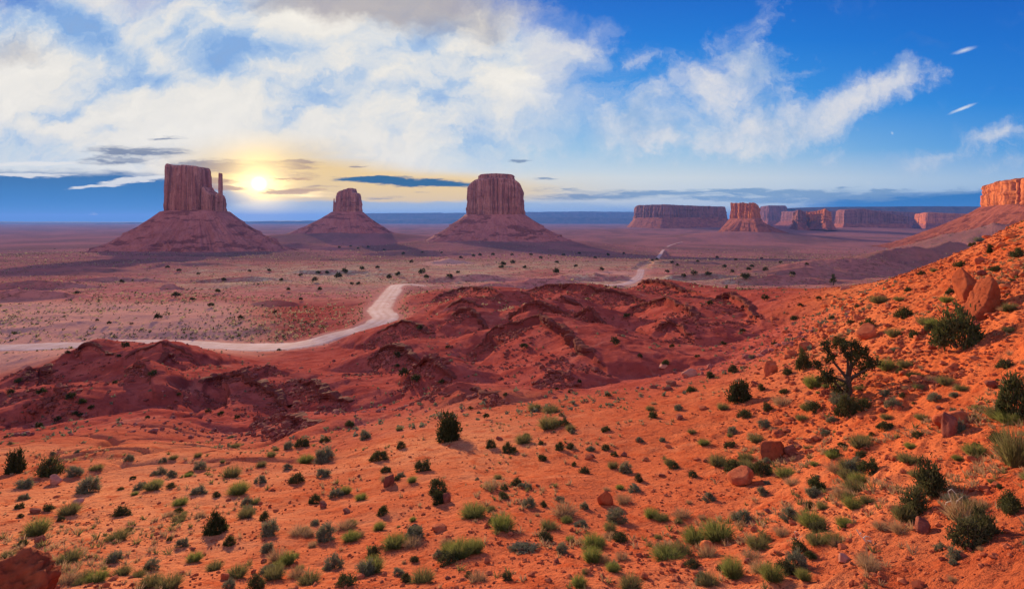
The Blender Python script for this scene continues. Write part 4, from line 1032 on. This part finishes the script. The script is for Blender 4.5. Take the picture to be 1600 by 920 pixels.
# ------------------------------------------------------------------ junipers dotted over the valley floor
JT = []
def jun_tree_mesh(i):
    m = MB()
    c = dome_dirs(16, -.2) * rng.uniform(.2, .42, (16, 1)) + [0, 0, .55]
    pos = (c[:, None] + rng.normal(size=(16, 14, 3)) * .10).reshape(-1, 3)
    V, Q = leaf_quads(pos, unit(pos - [0, 0, .4] + rng.normal(size=pos.shape) * .4), .17, .11)
    return mesh("crown", V, Q, smooth=False)
JTM = [jun_tree_mesh(i) for i in range(4)]
for me_ in JTM: me_.materials.append(L_JUN)
DOTS = """528,437,12 492,441,8 538,428,9 497,428,7 609,437,9 622,432,8 643,412,6 565,424,7 660,430,10 666,436,7 716,428,6 702,436,10 740,402,5 750,401,5 720,405,6 786,416,8 801,413,7 784,420,8 868,430,10 560,446,7 549,446,6
511,428,6 1107,431,9 1084,430,9 1042,427,7 1162,437,11 1168,435,9 1169,424,7 1196,425,8 1175,419,6 1132,419,6 1144,427,6 1238,431,8 1020,410,5 1026,408,5 1050,412,5 1068,436,7 1058,416,5 275,465,11 190,443,6 120,460,6
170,508,6 205,508,5 247,500,11 152,502,5 300,470,7 340,458,7 330,480,8 375,500,7 430,490,7 470,470,6 450,455,6 500,455,7 350,440,6 310,430,5 280,425,6 262,420,6 420,425,6 390,425,5 440,440,6 470,432,6 590,420,6
620,560,10 632,590,14 650,598,13 656,516,9 700,545,7 819,545,11 690,600,9 620,575,7 960,540,13 980,498,10 1110,478,9 1195,470,10 240,588,12 112,626,13 117,650,7 65,618,13 128,632,10 142,640,8 195,545,11 185,560,7 105,555,7 180,600,6 30,600,10 15,620,9 125,655,7 60,670,11 90,660,9
280,620,6 325,645,8 230,655,7 345,650,9 370,655,9 436,549,6 600,640,7 735,640,8 790,620,7 840,640,9 870,610,6 905,600,7 760,655,9 950,620,8 1090,560,8 1050,545,8 1000,560,7 1130,540,9 1160,520,8 1210,540,9 1250,480,8 1280,470,7
830,400,5 845,405,5 880,400,5 905,398,5 930,405,5 950,400,5 975,398,4 870,412,6 900,418,6 940,424,7 820,420,6 800,400,5 770,400,5 690,396,4 660,396,4 630,398,5 600,392,4 560,390,4 575,388,4 548,386,4 530,388,4 1090,410,5 1120,405,5 1150,408,5 1190,405,4 1220,412,5 1260,415,5"""
for u, v, w_ in re.findall(r'(\d+),(\d+),(\d+)', DOTS):
    u, v, w_ = int(u), int(v), int(w_)
    x, y = hit(u, v, 30.0); z = float(land(x, y)[0]); s = w_ / FPX * y
    o = bpy.data.objects.new("juniper_bush", random.choice(JTM)); COL.objects.link(o)
    o.location = (x, y, z - .08 * s); o.scale = (s * 1.05, s * 1.05, s * random.uniform(.75, 1.05)); o.rotation_euler.z = random.uniform(0, 6.28)
    o['category'] = "bush"; o['group'] = "dark junipers dotted over the valley"
    queue(o, u, v, w_, "dark", "juniper bush")

# ------------------------------------------------------------------ the gnarled juniper tree
x, y = hit(1326, 622); z = float(land(x, y)[0]); s = 95 / FPX * y
tree = empty("juniper_tree", (x, y, z), label="gnarled juniper tree with a bare forked trunk on the right slope", category="tree")
def tp(u, v, dy=0.0): return np.array([(u - 1326) / 95 * s, dy * s, (622 - v) / 95 * s])
mt_ = MB()
trunk = [tp(1326, 632), tp(1326, 618), tp(1326, 604, .01), tp(1325, 592, .0), tp(1327, 580, .02)]
mt_.tube(trunk, np.array([.075, .062, .052, .046, .034]) * s, 9)
link("trunk", mt_.mesh("trunk"), mw, tree)
LIMBS = [[tp(1325, 594), tp(1318, 582, .05), tp(1309, 570, .08), tp(1303, 556, .1), tp(1300, 546, .12)], [tp(1326, 590), tp(1322, 574, -.05), tp(1318, 558, -.1), tp(1312, 547, -.12)], [tp(1327, 582), tp(1331, 568, .02), tp(1333, 552, .05), tp(1335, 540, .05)],
         [tp(1327, 592), tp(1335, 584, -.06), tp(1345, 576, -.1), tp(1356, 568, -.1)], [tp(1327, 586), tp(1338, 572, .1), tp(1350, 562, .15), tp(1361, 556, .15)], [tp(1324, 606), tp(1314, 612, -.06), tp(1304, 600, -.1), tp(1293, 590, -.12), tp(1284, 586, -.12)],
         [tp(1325, 598), tp(1312, 594, .08), tp(1300, 590, .15), tp(1288, 580, .18)], [tp(1326, 598), tp(1335, 592, .04), tp(1344, 588, .06)]]
tips = []
for lm in LIMBS:
    m = MB(); n = len(lm); m.tube(lm, np.linspace(.027, .008, n) * s, 6)
    for q in lm[2:]:
        for _ in range(2):
            dd = unit(rng.normal(size=3) + [0, 0, .5]); L = rng.uniform(.06, .13) * s
            p = [q, q + dd * L * .5 + rng.normal(size=3) * .01 * s, q + dd * L]
            m.tube(p, [.007 * s, .005 * s, .002 * s], 4); tips.append(p[-1])
    link("limb", m.mesh("limb"), mw, tree); tips += lm[3:]
tips = np.array(tips)
tips = np.vstack([tips, [tp(*q) for q in ((1335, 536), (1328, 540, .1), (1342, 544), (1310, 544, .1), (1318, 552, -.1), (1345, 556, .1), (1352, 560), (1362, 570, .05), (1330, 560, .1), (1336, 566, -.1), (1342, 572, .12), (1322, 545), (1290, 584), (1283, 592), (1295, 598, .05), (1303, 606), (1350, 582, .05), (1360, 562))]])
pos = (tips[:, None] + rng.normal(size=(len(tips), 75, 3)) * .029 * s).reshape(-1, 3)
V, Q = leaf_quads(pos, unit(rng.normal(size=pos.shape) + [0, 0, .4]), .028 * s, .018 * s)
link("crown", mesh("crown", V, Q, smooth=False), L_JUN, tree)
# small tree on the saddle
x, y = hit(1302, 446); z = float(land(x, y)[0]); s = 17 / FPX * y
t2 = empty("juniper_tree", (x, y, z), label="lone small tree on the bare red saddle right of the grassy knoll", category="tree")
m = MB(); m.tube([(0, 0, -.1 * s), (.02 * s, 0, .3 * s), (0, 0, .6 * s)], [.05 * s, .04 * s, .02 * s]); link("trunk", m.mesh("trunk"), mw, t2)
c = np.array([(0, 0, .75), (.12, 0, .6), (-.12, .05, .55), (.02, 0, .95), (.2, .05, .38), (-.22, 0, .36), (0, .1, .5)]) * s
pos = (c[:, None] + rng.normal(size=(7, 60, 3)) * .075 * s).reshape(-1, 3)
V, Q = leaf_quads(pos, unit(rng.normal(size=pos.shape)), .08 * s, .045 * s); link("crown", mesh("crown", V, Q, smooth=False), L_JUN, t2)

# ------------------------------------------------------------------ rocks
def rock_mesh(name, planes=14, sub=4, rough=.05, seed=0, flat=1.0, nf=2.2, faces=None):
    r = np.random.default_rng(seed)
    bm = bmesh.new(); bmesh.ops.create_icosphere(bm, subdivisions=sub, radius=1.0)
    V = np.array([v.co[:] for v in bm.verts]); T = np.array([[v.index for v in f.verts] for f in bm.faces]); bm.free()
    n = unit(r.normal(size=(planes, 3))); dist = r.uniform(.50, .86, planes)
    if faces is not None:
        f_ = np.array(faces, float); n = unit(f_[:, :3]); dist = f_[:, 3]
    dd = np.maximum(V @ n.T, 1e-3); rad = np.minimum((dist / dd).min(1), 1.0)
    a, b2, c2 = V[:, 0] * nf + seed, V[:, 1] * nf + seed * 2, V[:, 2] * nf
    rad = rad * (1 + rough * (fbm(a + c2 * .6, b2 - c2 * .8, 4, seed) + .7 * fbm(a * 3.5 + c2, b2 * 3.5 + c2 * 2, 3, seed + 3)) - rough * .7 * (np.abs(vn2(c2 * 4.2 + a * .8, b2 * .5, seed + 7)) < .10))
    V = V * rad[:, None] * [1, 1, flat]
    V -= [(V[:, 0].max() + V[:, 0].min()) / 2, (V[:, 1].max() + V[:, 1].min()) / 2, 0]
    V /= (V[:, 0].max() - V[:, 0].min())
    return mesh(name, V, None, T)
def stone_mat(name, c1, c2, c3):
    m, t, b = mat(name)
    P = t.add('ShaderNodeTexCoord').outputs['Object']; oi = t.add('ShaderNodeObjectInfo')
    Pr = t.vmath('ADD', P, t.vmath('SCALE', (13.0, 7.0, 3.0), scale=oi.outputs['Random']))
    c = t.mix(t.mapr(t.noise(Pr, 3.0, 6, .6), .38, .62), c1, c2)
    c = t.mix(t.math('MULTIPLY', t.mapr(t.noise(t.mapping(Pr, scale=(.6, .6, 4)), 5.0, 5, .6), .54, .66), .6), c, c3)
    t.put(b, 'Base Color', c); bump(t, b, t.noise(Pr, 16.0, 6, .7), .55, .06)
    return m
S_RED = stone_mat("red_stone", (.36, .080, .036), (.46, .125, .055), (.20, .045, .026))
S_ORG = stone_mat("orange_stone", (.52, .125, .040), (.60, .165, .060), (.32, .075, .03))
S_BRN = stone_mat("brown_stone", (.18, .050, .034), (.26, .080, .052), (.10, .034, .028))
S_PNK = stone_mat("pink_stone", (.44, .17, .115), (.52, .22, .15), (.30, .10, .07))
S_BLD = stone_mat("weathered_boulder", (.24, .050, .022), (.31, .074, .032), (.13, .030, .018))
RMS = {}
for nm, mt2 in (('r', S_RED), ('o', S_ORG), ('b', S_BRN), ('p', S_PNK)):
    RMS[nm] = []
    for i in range(4):
        me_ = rock_mesh("rock", 11 + 2 * i, 4, .05, 40 + i * 7 + ord(nm), .62 + .1 * i); me_.materials.append(mt2); RMS[nm].append(me_)
RW_ = {'r': 'red', 'o': 'orange', 'b': 'brown', 'p': 'pale pink'}
def rock(kind, u, v, w_, h_=None, label=None, at=None, rz=None, tilt=(0, 0), me_=None, sink=.12, deep=1.0, name="rock"):
    x, y = at if at is not None else hit(u, v); z = float(land(x, y)[0]); s = w_ / FPX * y
    me_ = me_ or random.choice(RMS[kind])
    o = bpy.data.objects.new(name, me_); COL.objects.link(o)
    zz = np.array([v_.co.z for v_ in me_.vertices]) if h_ else None
    kz = (h_ / w_ / (zz.max() - zz.min() * .4)) if h_ else random.uniform(.7, 1.1)
    o.scale = (s, s * deep, s * kz); o.location = (x, y + s * deep * .3, z + s * kz * (.22 - sink))
    o.rotation_euler = (R(tilt[0]), R(tilt[1]), rz if rz is not None else random.uniform(0, 6.28))
    o['category'] = "rock"; o['group'] = "rocks of the red slope"
    if label: o['label'] = label
    else: queue(o, u, v - w_ * .3, w_, RW_[kind], "rock")
    PLACED.append((u, v, w_))
    return o
big = rock_mesh("boulder", 9, 5, .075, 301, .95, faces=[(-.85, .08, .52, .36), (.93, -.12, .10, .46), (.38, -.92, .06, .42), (.0, -.98, -.1, .55), (.6, .1, .8, .78), (-.2, .9, .2, .5), (.1, .2, 1, .92), (-.6, -.75, .1, .62), (.75, -.6, .5, .66)]); big.materials.append(S_BLD)
o = rock('r', 1545, 492, 66, 74, "big split boulder on the slope, front half with a dark shaded side", me_=big, rz=0.0, name="boulder", deep=.9)
big2 = rock_mesh("boulder", 8, 5, .03, 309, 1.0); big2.materials.append(S_BLD)
rock('r', 1524, 462, 46, 50, "smooth orange boulder leaning behind the big split boulder", me_=big2, rz=1.9, tilt=(0, 12), name="boulder")
lng = rock_mesh("boulder", 12, 5, .04, 317, .55); lng.materials.append(S_BLD)
rock('r', 1212, 718, 46, 28, "long red boulder lying on the slope with a small block at its right", me_=lng, rz=.25, tilt=(0, -20), name="boulder", deep=.7)
rock('b', 1238, 712, 16, 16, "small brown block touching the right end of the long red boulder")
sl = rock_mesh("rock_slab", 10, 5, .03, 331, .35); sl.materials.append(S_RED)
rock('r', 1165, 757, 42, 16, "low red slab half buried left of the long boulder", me_=sl, rz=.2, tilt=(0, -14), name="rock_slab")
rock('r', 1363, 527, 34, 14, "flat orange slab resting tilted on the slope above the tree", me_=sl, rz=.4, tilt=(0, -26), name="rock_slab")
led = rock_mesh("rock_ledge", 16, 5, .13, 341, .8, 3.6); led.materials.append(S_BLD)
rock('r', -34, 1000, 130, 105, "dark fractured red ledge filling the bottom left corner", me_=led, rz=1.2, name="rock_ledge", sink=.1)
rock('r', 946, 789, 24, 24, "tilted dark red rock standing in open orange sand", rz=.5, tilt=(0, -30), deep=.7)
cube_ = rock_mesh("rock", 6, 4, .03, 353, .95); cube_.materials.append(S_BRN)
rock('b', 647, 838, 19, 18, "square dark red block behind the low green bushes", me_=cube_, rz=.2)
rock('b', 607, 759, 20, 17, "round dark rock next to a dark shrub in mid sand")
rock('p', 82, 757, 20, 14, "pink rock in front of the dark bush on the left")
rock('p', 116, 790, 18, 7, "flat pale pink rock behind the dry grass on the left")
rock('b', 58, 850, 18, 12, "dark red rock beside the bright green bush at lower left")
rock('r', 1207, 585, 20, 22, "upright orange boulder left of the dark upright shrub", deep=.8)
rock('b', 1492, 678, 30, 30, "cracked brown rock casting shade on the orange slope", tilt=(10, 0))
rock('o', 1497, 670, 13, 14, "pointed orange rock leaning on the cracked brown rock")
rock('r', 1500, 662, 46, 26, "broad red rock half buried behind the cracked brown rock", sink=.25)
rock('b', 1556, 606, 22, 12, "dark flat rock by the big dark shrub on the right edge")
rock('b', 1448, 832, 26, 16, "dark shaded rock between the thicket and the wide dark bush")
rock('p', 1323, 878, 14, 12, "small pale rock below the bleached dead branch")
rock('o', 1108, 866, 24, 18, "plain orange rock just under the long green mound")
rock('b', 697, 786, 14, 16, "brown rock against the right side of a dark shrub")
RL = """b503,793,15 b540,802,14 r685,830,22 b51,802,14 r1262,545,18 r1241,556,20 o1332,472,10 o1381,469,16 p1322,452,11 o1294,463,10 r1320,858,14 b870,662,8 r998,690,12 b1063,655,14 r1045,700,12 b1045,610,13 p1038,578,16 p1080,588,22 b1050,602,18 b1022,607,13
r1100,640,14 b925,715,10 r920,718,12 b780,688,10 b975,713,12 r1232,560,14 b1180,600,10 r1165,575,9 o1290,480,9 o1305,474,12 o1318,478,10 r1345,500,14 o1335,490,12 o1360,478,9 r1300,520,12 r1280,510,10 o1372,462,9 o1395,455,8 o1410,448,9 o1425,442,9 r1390,480,10 r1230,520,10 r1210,500,9
o1440,440,9 r1445,452,10 o1350,462,9 b1540,430,16 r1590,432,14 o1575,450,14 o1580,372,16 o1568,385,14 r1545,372,12 r1535,410,14 r1460,545,12 r1476,570,10 r1405,640,12 b1378,612,9 r1290,600,12 b1250,700,10 r1150,735,10 r1090,720,9 b1035,745,9 r1010,720,9 b1200,800,12 r1180,830,12 r1240,820,10
b840,760,6 b760,790,8 b410,880,10 r560,905,14 r600,900,10 b700,905,10 r760,880,12 r830,900,10 b870,880,10 r780,850,8 b480,835,9 r350,905,12 b300,860,8 r170,830,7 r1060,850,10 r1090,900,14 b1170,880,12 r1010,905,14 b660,775,6 r430,800,6 b560,745,6 r1400,720,10 b1470,640,10 o1550,690,12 r1520,720,14 r1560,760,14"""
for k, u, v, w_ in re.findall(r'([robp])(\d+),(\d+),(\d+)', RL): rock(k, int(u), int(v), int(w_))
# broken cap ledges along the rims
M_LEDGE = stone_mat("dark_caprock", (.13, .034, .025), (.19, .050, .034), (.07, .022, .019))
for (P_, A_, Lb_, Lf_), (pts, *_r) in zip(RIMW, RIMS):
    seg = np.concatenate([[0], np.linalg.norm(np.diff(P_, axis=0), axis=1).cumsum()]); Lq = seg[-1]
    n = max(12, int(Lq / .45)); s_ = np.linspace(.12, .88, n) * Lq
    q = np.stack([np.interp(s_, seg, P_[:, 0]), np.interp(s_, seg, P_[:, 1])], 1)
    d = unit(np.gradient(q, axis=0)); fr_ = np.stack([d[:, 1], -d[:, 0]], 1)      # towards the drop
    wx = 1.7 * fbm(q[:, 0] / 13, q[:, 1] / 13, 3, 61) + .35 * vn2(q[:, 0] / 2.6, q[:, 1] / 2.6, 68); wy = 1.7 * fbm(q[:, 0] / 13, q[:, 1] / 13, 3, 62) + .4 * vn2(q[:, 0] / 2.3, q[:, 1] / 2.3, 69)
    q = q - np.stack([wx, wy], 1)
    sd0 = int(abs(P_[0, 0]) * 7) % 90
    jag = .55 * np.round(2 * vn2(s_ / 2.2, s_ * 0, sd0)) / 2 + .35 * vn2(s_ / .9, s_ * 0, sd0 + 1)
    gap = np.clip(1.3 * fbm(s_ / 9.0, s_ * 0 + 4, 3, sd0 + 2) + .75, 0, 1) * np.clip(np.minimum(s_ - s_[0], s_[-1] - s_) / 3.0, 0, 1)
    bk = q - fr_ * 1.6; zt = land(bk[:, 0], bk[:, 1]); th_ = .30 * A_ * gap + .05
    z0 = zt + .16 * vn2(s_ / 1.4, s_ * 0, sd0 + 3) * gap - .12 * (gap < .1)
    rows = [(-1.1, -.6, 1), (-.6, .06, 1), (.15, .10, 1), (.75, .02, 1), (.85, -.45, 1), (.55, -.75, 1), (.75, -1.0, 1), (-.6, -1.5, 1)]
    V = np.stack([np.column_stack([q + fr_ * (o_ + (jag if o_ > 0 else 0 * jag) * gap * k_)[:, None] * (1 if o_ < 0 else np.maximum(gap, .1)[:, None]), z0 + (dz if dz > -.3 and dz > 0 else dz * th_) + .08 * vn2(s_ / .7, s_ * 0 + o_ * 3, sd0 + 5)]) for o_, dz, k_ in rows], 1).reshape(-1, 3)
    c0 = V.mean(0)
    o = link("rock_ledge", mesh("rock_ledge", V - c0, grid_quads(n, len(rows)), smooth=False), M_LEDGE, None, category="ledge", group="broken rock ledges of the red badlands"); o.location = c0.tolist()
    mid = pts[len(pts) // 2]; queue(o, mid[0], mid[1] - 10, 40, "dark broken", "rock ledge")
# dead wood
x, y = hit(1352, 846); z = float(land(x, y)[0]); s = 30 / FPX * y
m = MB()
for pts in ([(-.45, 0, .62), (-.3, 0, .35), (-.12, -.02, .16), (.08, -.02, .06), (.35, -.03, .07)], [(-.3, 0, .36), (-.2, .05, .42), (-.12, .06, .30)], [(-.1, 0, .15), (.05, .05, .24), (.22, .06, .20), (.38, .05, .10)], [(.1, -.02, .06), (.25, -.1, .02), (.42, -.12, .04)], [(-.12, -.02, .16), (-.05, -.1, .05), (.02, -.14, .0)]):
    m.tube(np.array(pts) * s, np.linspace(.035, .012, len(pts)) * s, 6)
o = link("dead_branch", m.mesh("dead_branch"), mb_, None, label="bleached dead branch lying on the red slope above a small pale rock", category="branch"); o.location = (x, y, z)
for u, v, w_, lab in ((1490, 800, 34, "pale dry stick arching out of the tangled dry bush"), (1246, 850, 20, "thin pale twig sticking up from a dark shrub at the bottom")):
    x, y = hit(u, v); z = float(land(x, y)[0]); s = w_ / FPX * y; m = MB()
    for pts in ([(0, 0, 0), (-.1, 0, .5), (-.25, 0, .95), (-.1, 0, 1.05), (.1, 0, .85), (.2, 0, .6)], [(-.1, 0, .5), (-.3, .05, .4), (-.4, .05, .1)], [(.05, 0, 0), (.15, 0, .5), (.4, 0, .7)]): m.tube(np.array(pts) * s, np.linspace(.03, .012, len(pts)) * s, 5)
    o = link("dead_twig", m.mesh("dead_twig"), mb_, None, label=lab, category="twig"); o.location = (x, y, z)

# ------------------------------------------------------------------ what nobody could count: stones, straw, low scrub
def scatter(n, ulo, uhi, ylo, yhi, dens=None):
    u = rng.uniform(ulo, uhi, n); Y = np.exp(rng.uniform(math.log(ylo), math.log(yhi), n))
    x = (u - 800) / FPX * Y
    if dens is not None:
        k = rng.uniform(0, 1, n) < dens(u, x, Y); u, x, Y = u[k], x[k], Y[k]
    return u, x, Y, land(x, Y)
bm = bmesh.new(); bmesh.ops.create_icosphere(bm, subdivisions=1, radius=.5)
IV = np.array([v.co[:] for v in bm.verts]); IT = np.array([[v.index for v in f.verts] for f in bm.faces]); bm.free()
def stones(name, u, x, Y, z, size, mtl, **kw):
    n = len(x); N1 = rng.normal(size=(n, 3, 3)); 
    V = IV[None] * (1 + rng.uniform(-.28, .28, (n, len(IV), 1))) * rng.uniform(.6, 1.3, (n, 1, 3)) * [1, 1, .65]
    a = rng.uniform(0, 6.28, n); c, s = np.cos(a), np.sin(a)
    V = np.stack([V[..., 0] * c[:, None] - V[..., 1] * s[:, None], V[..., 0] * s[:, None] + V[..., 1] * c[:, None], V[..., 2]], -1)
    V = V * size[:, None, None] + np.stack([x, Y, z + size * .12], 1)[:, None]
    T = (IT[None] + (np.arange(n) * len(IV))[:, None, None]).reshape(-1, 3)
    return link(name, mesh(name, V.reshape(-1, 3), None, T, False), mtl, None, kind="stuff", **kw)
def gm(name, cs):
    m, t, b = mat(name); P = t.add('ShaderNodeNewGeometry').outputs['Position']
    c = t.mix(t.mapr(t.noise(P, 1.1, 3, .6), .4, .6), cs[0], cs[1]); c = t.mix(t.mapr(t.noise(P, 7.0, 3, .6), .5, .62), c, cs[2]); t.put(b, 'Base Color', c); return m
M_ST = gm("loose_stone", ((.34, .075, .032), (.48, .13, .052), (.17, .042, .026)))
M_ST2 = gm("rubble_stone", ((.26, .075, .058), (.38, .13, .10), (.15, .045, .04)))
u, x, Y, z = scatter(48000, -80, 1680, 10, 75, lambda u, x, Y: (.22 + .5 * (fbm(x / 4, Y / 4, 3, 91) > .05)) * (.55 + .45 * sstep(850, 1300, u)))
stones("gravel", u, x, Y, z, np.exp(rng.normal(-2.75, .55, len(x))).clip(.02, .30), M_ST)
u, x, Y, z = scatter(15000, 1080, 1600, 26, 130, lambda u, x, Y: sstep(1100, 1300, u) * (.3 + .5 * (fbm(x / 7, Y / 7, 3, 93) > .0)))
stones("gravel", u, x, Y, z, np.exp(rng.normal(-1.55, .5, len(x))).clip(.06, .75), M_ST)
u, x, Y, z = scatter(26000, -120, 1330, 60, 330, lambda u, x, Y: np.clip(.08 + .9 * (fbm(x / 16, Y / 12, 4, 95) > .12) , 0, 1))
sl_ = np.abs(land(x, Y + 1.2) - land(x, Y - 1.2)) / 2.4
kp = (rng.uniform(0, 1, len(x)) < np.clip(.10 + 1.6 * (sl_ - .22), .06, 1)) & (road_d(x, Y)[0] > 1.5)
stones("rubble", u[kp], x[kp], Y[kp], z[kp], np.exp(rng.normal(-1.0, .5, kp.sum())).clip(.15, 1.5), M_ST2)
ru, rx, rY = [], [], []
for P_, A_, Lb_, Lf_ in RIMW:
    n = int(26 * np.linalg.norm(np.diff(P_, axis=0), axis=1).sum()); k = rng.integers(0, len(P_) - 1, n); f = rng.uniform(0, 1, n)[:, None]
    q = P_[k] * (1 - f) + P_[k + 1] * f; d = unit(P_[k + 1] - P_[k]); fr_ = np.stack([d[:, 1], -d[:, 0]], 1)
    q = q + fr_ * (rng.exponential(.42 * Lf_, n) - .3)[:, None]
    kk = fbm(q[:, 0] / 6, q[:, 1] / 6, 3, 107) > -.08
    rx.append(q[kk, 0]); rY.append(q[kk, 1])
rx = np.concatenate(rx); rY = np.concatenate(rY); kk = road_d(rx, rY)[0] > 1.0; rx, rY = rx[kk], rY[kk]
M_ST3 = gm("ledge_rubble", ((.20, .050, .036), (.30, .085, .06), (.11, .032, .027)))
stones("rubble", rx, rx, rY, land(rx, rY), np.exp(rng.normal(-1.05, .55, len(rx))).clip(.12, 1.3), M_ST3)
def tufts(name, u, x, Y, z, h, nb, wd, mtl, tilt=1.0):
    n = len(x); a = rng.uniform(0, 6.28, (n, nb)); til = rng.uniform(.1, tilt, (n, nb))
    b = np.stack([x[:, None] + h[:, None] * .22 * np.cos(a) * rng.uniform(0, 1, a.shape), Y[:, None] + h[:, None] * .22 * np.sin(a) * rng.uniform(0, 1, a.shape), np.repeat(z[:, None], nb, 1) - .01], -1)
    d = np.stack([np.sin(til) * np.cos(a), np.sin(til) * np.sin(a), np.cos(til)], -1).reshape(-1, 3)
    V, Q = blades(b.reshape(-1, 3), d, (h[:, None] * rng.uniform(.6, 1.1, (n, nb))).ravel(), np.repeat(wd, nb))
    return link(name, mesh(name, V, Q, smooth=False), mtl, None, kind="stuff")
clump = lambda u, x, Y: np.clip((fbm(x / 5, Y / 5, 4, 97) - .02) * 3.2, .02, 1) * (.35 + .65 * sstep(20, 14, Y) + .5 * sstep(1000, 1350, u))
u, x, Y, z = scatter(15000, -80, 1680, 11, 60, clump)
tufts("dry_grass", u, x, Y, z, rng.uniform(.10, .30, len(x)), 14, .0011 * Y + .006, L_DRY)
u, x, Y, z = scatter(3600, -80, 1680, 11, 70, clump)
tufts("grass", u, x, Y, z, rng.uniform(.12, .34, len(x)), 16, .0011 * Y + .006, L_OLIVE)
def scrub(name, u, x, Y, z, s, nb, mtl):
    n = len(x); pos = dome_dirs(n * nb, 0).reshape(n, nb, 3) * rng.uniform(.1, .5, (n, nb, 1)) * s[:, None, None] + np.stack([x, Y, z], 1)[:, None]
    V, Q = leaf_quads(pos.reshape(-1, 3), unit(rng.normal(size=(n * nb, 3)) + [0, 0, .5]), np.repeat(s * .42, nb), np.repeat(s * .34, nb))
    return link(name, mesh(name, V, Q, smooth=False), mtl, None, kind="stuff")
offroad = lambda u, x, Y: (road_d(x, Y)[0] > 2.0)
u, x, Y, z = scatter(80000, -150, 1750, 185, 2600, lambda u, x, Y: offroad(u, x, Y) * np.clip(.15 + 1.4 * fbm(x / 60, Y / 40, 4, 99) + .3, .03, 1) * (1 - .75 * ((u > 640) & (u < 1150) & (Y < 300))))
k = rng.uniform(0, 1, len(x)) < .55
S = np.exp(rng.normal(.05, .35, len(x))) * np.clip(Y / 700, .8, 2.2)
scrub("scrub", u[k], x[k], Y[k], z[k], S[k], 6, L_DARK)
M_STRAW = leafmat("straw_scrub", (.40, .31, .16), (.52, .42, .24), (.32, .26, .15), .3)
scrub("scrub", u[~k], x[~k], Y[~k], z[~k], S[~k] * 1.15, 6, M_STRAW)
u, x, Y, z = scatter(2600, -100, 1400, 50, 190, lambda u, x, Y: offroad(u, x, Y) * np.clip(.35 + fbm(x / 14, Y / 14, 3, 103), .05, 1))
scrub("scrub", u, x, Y, z, rng.uniform(.25, .75, len(x)), 10, L_GREY)
finish_labels()
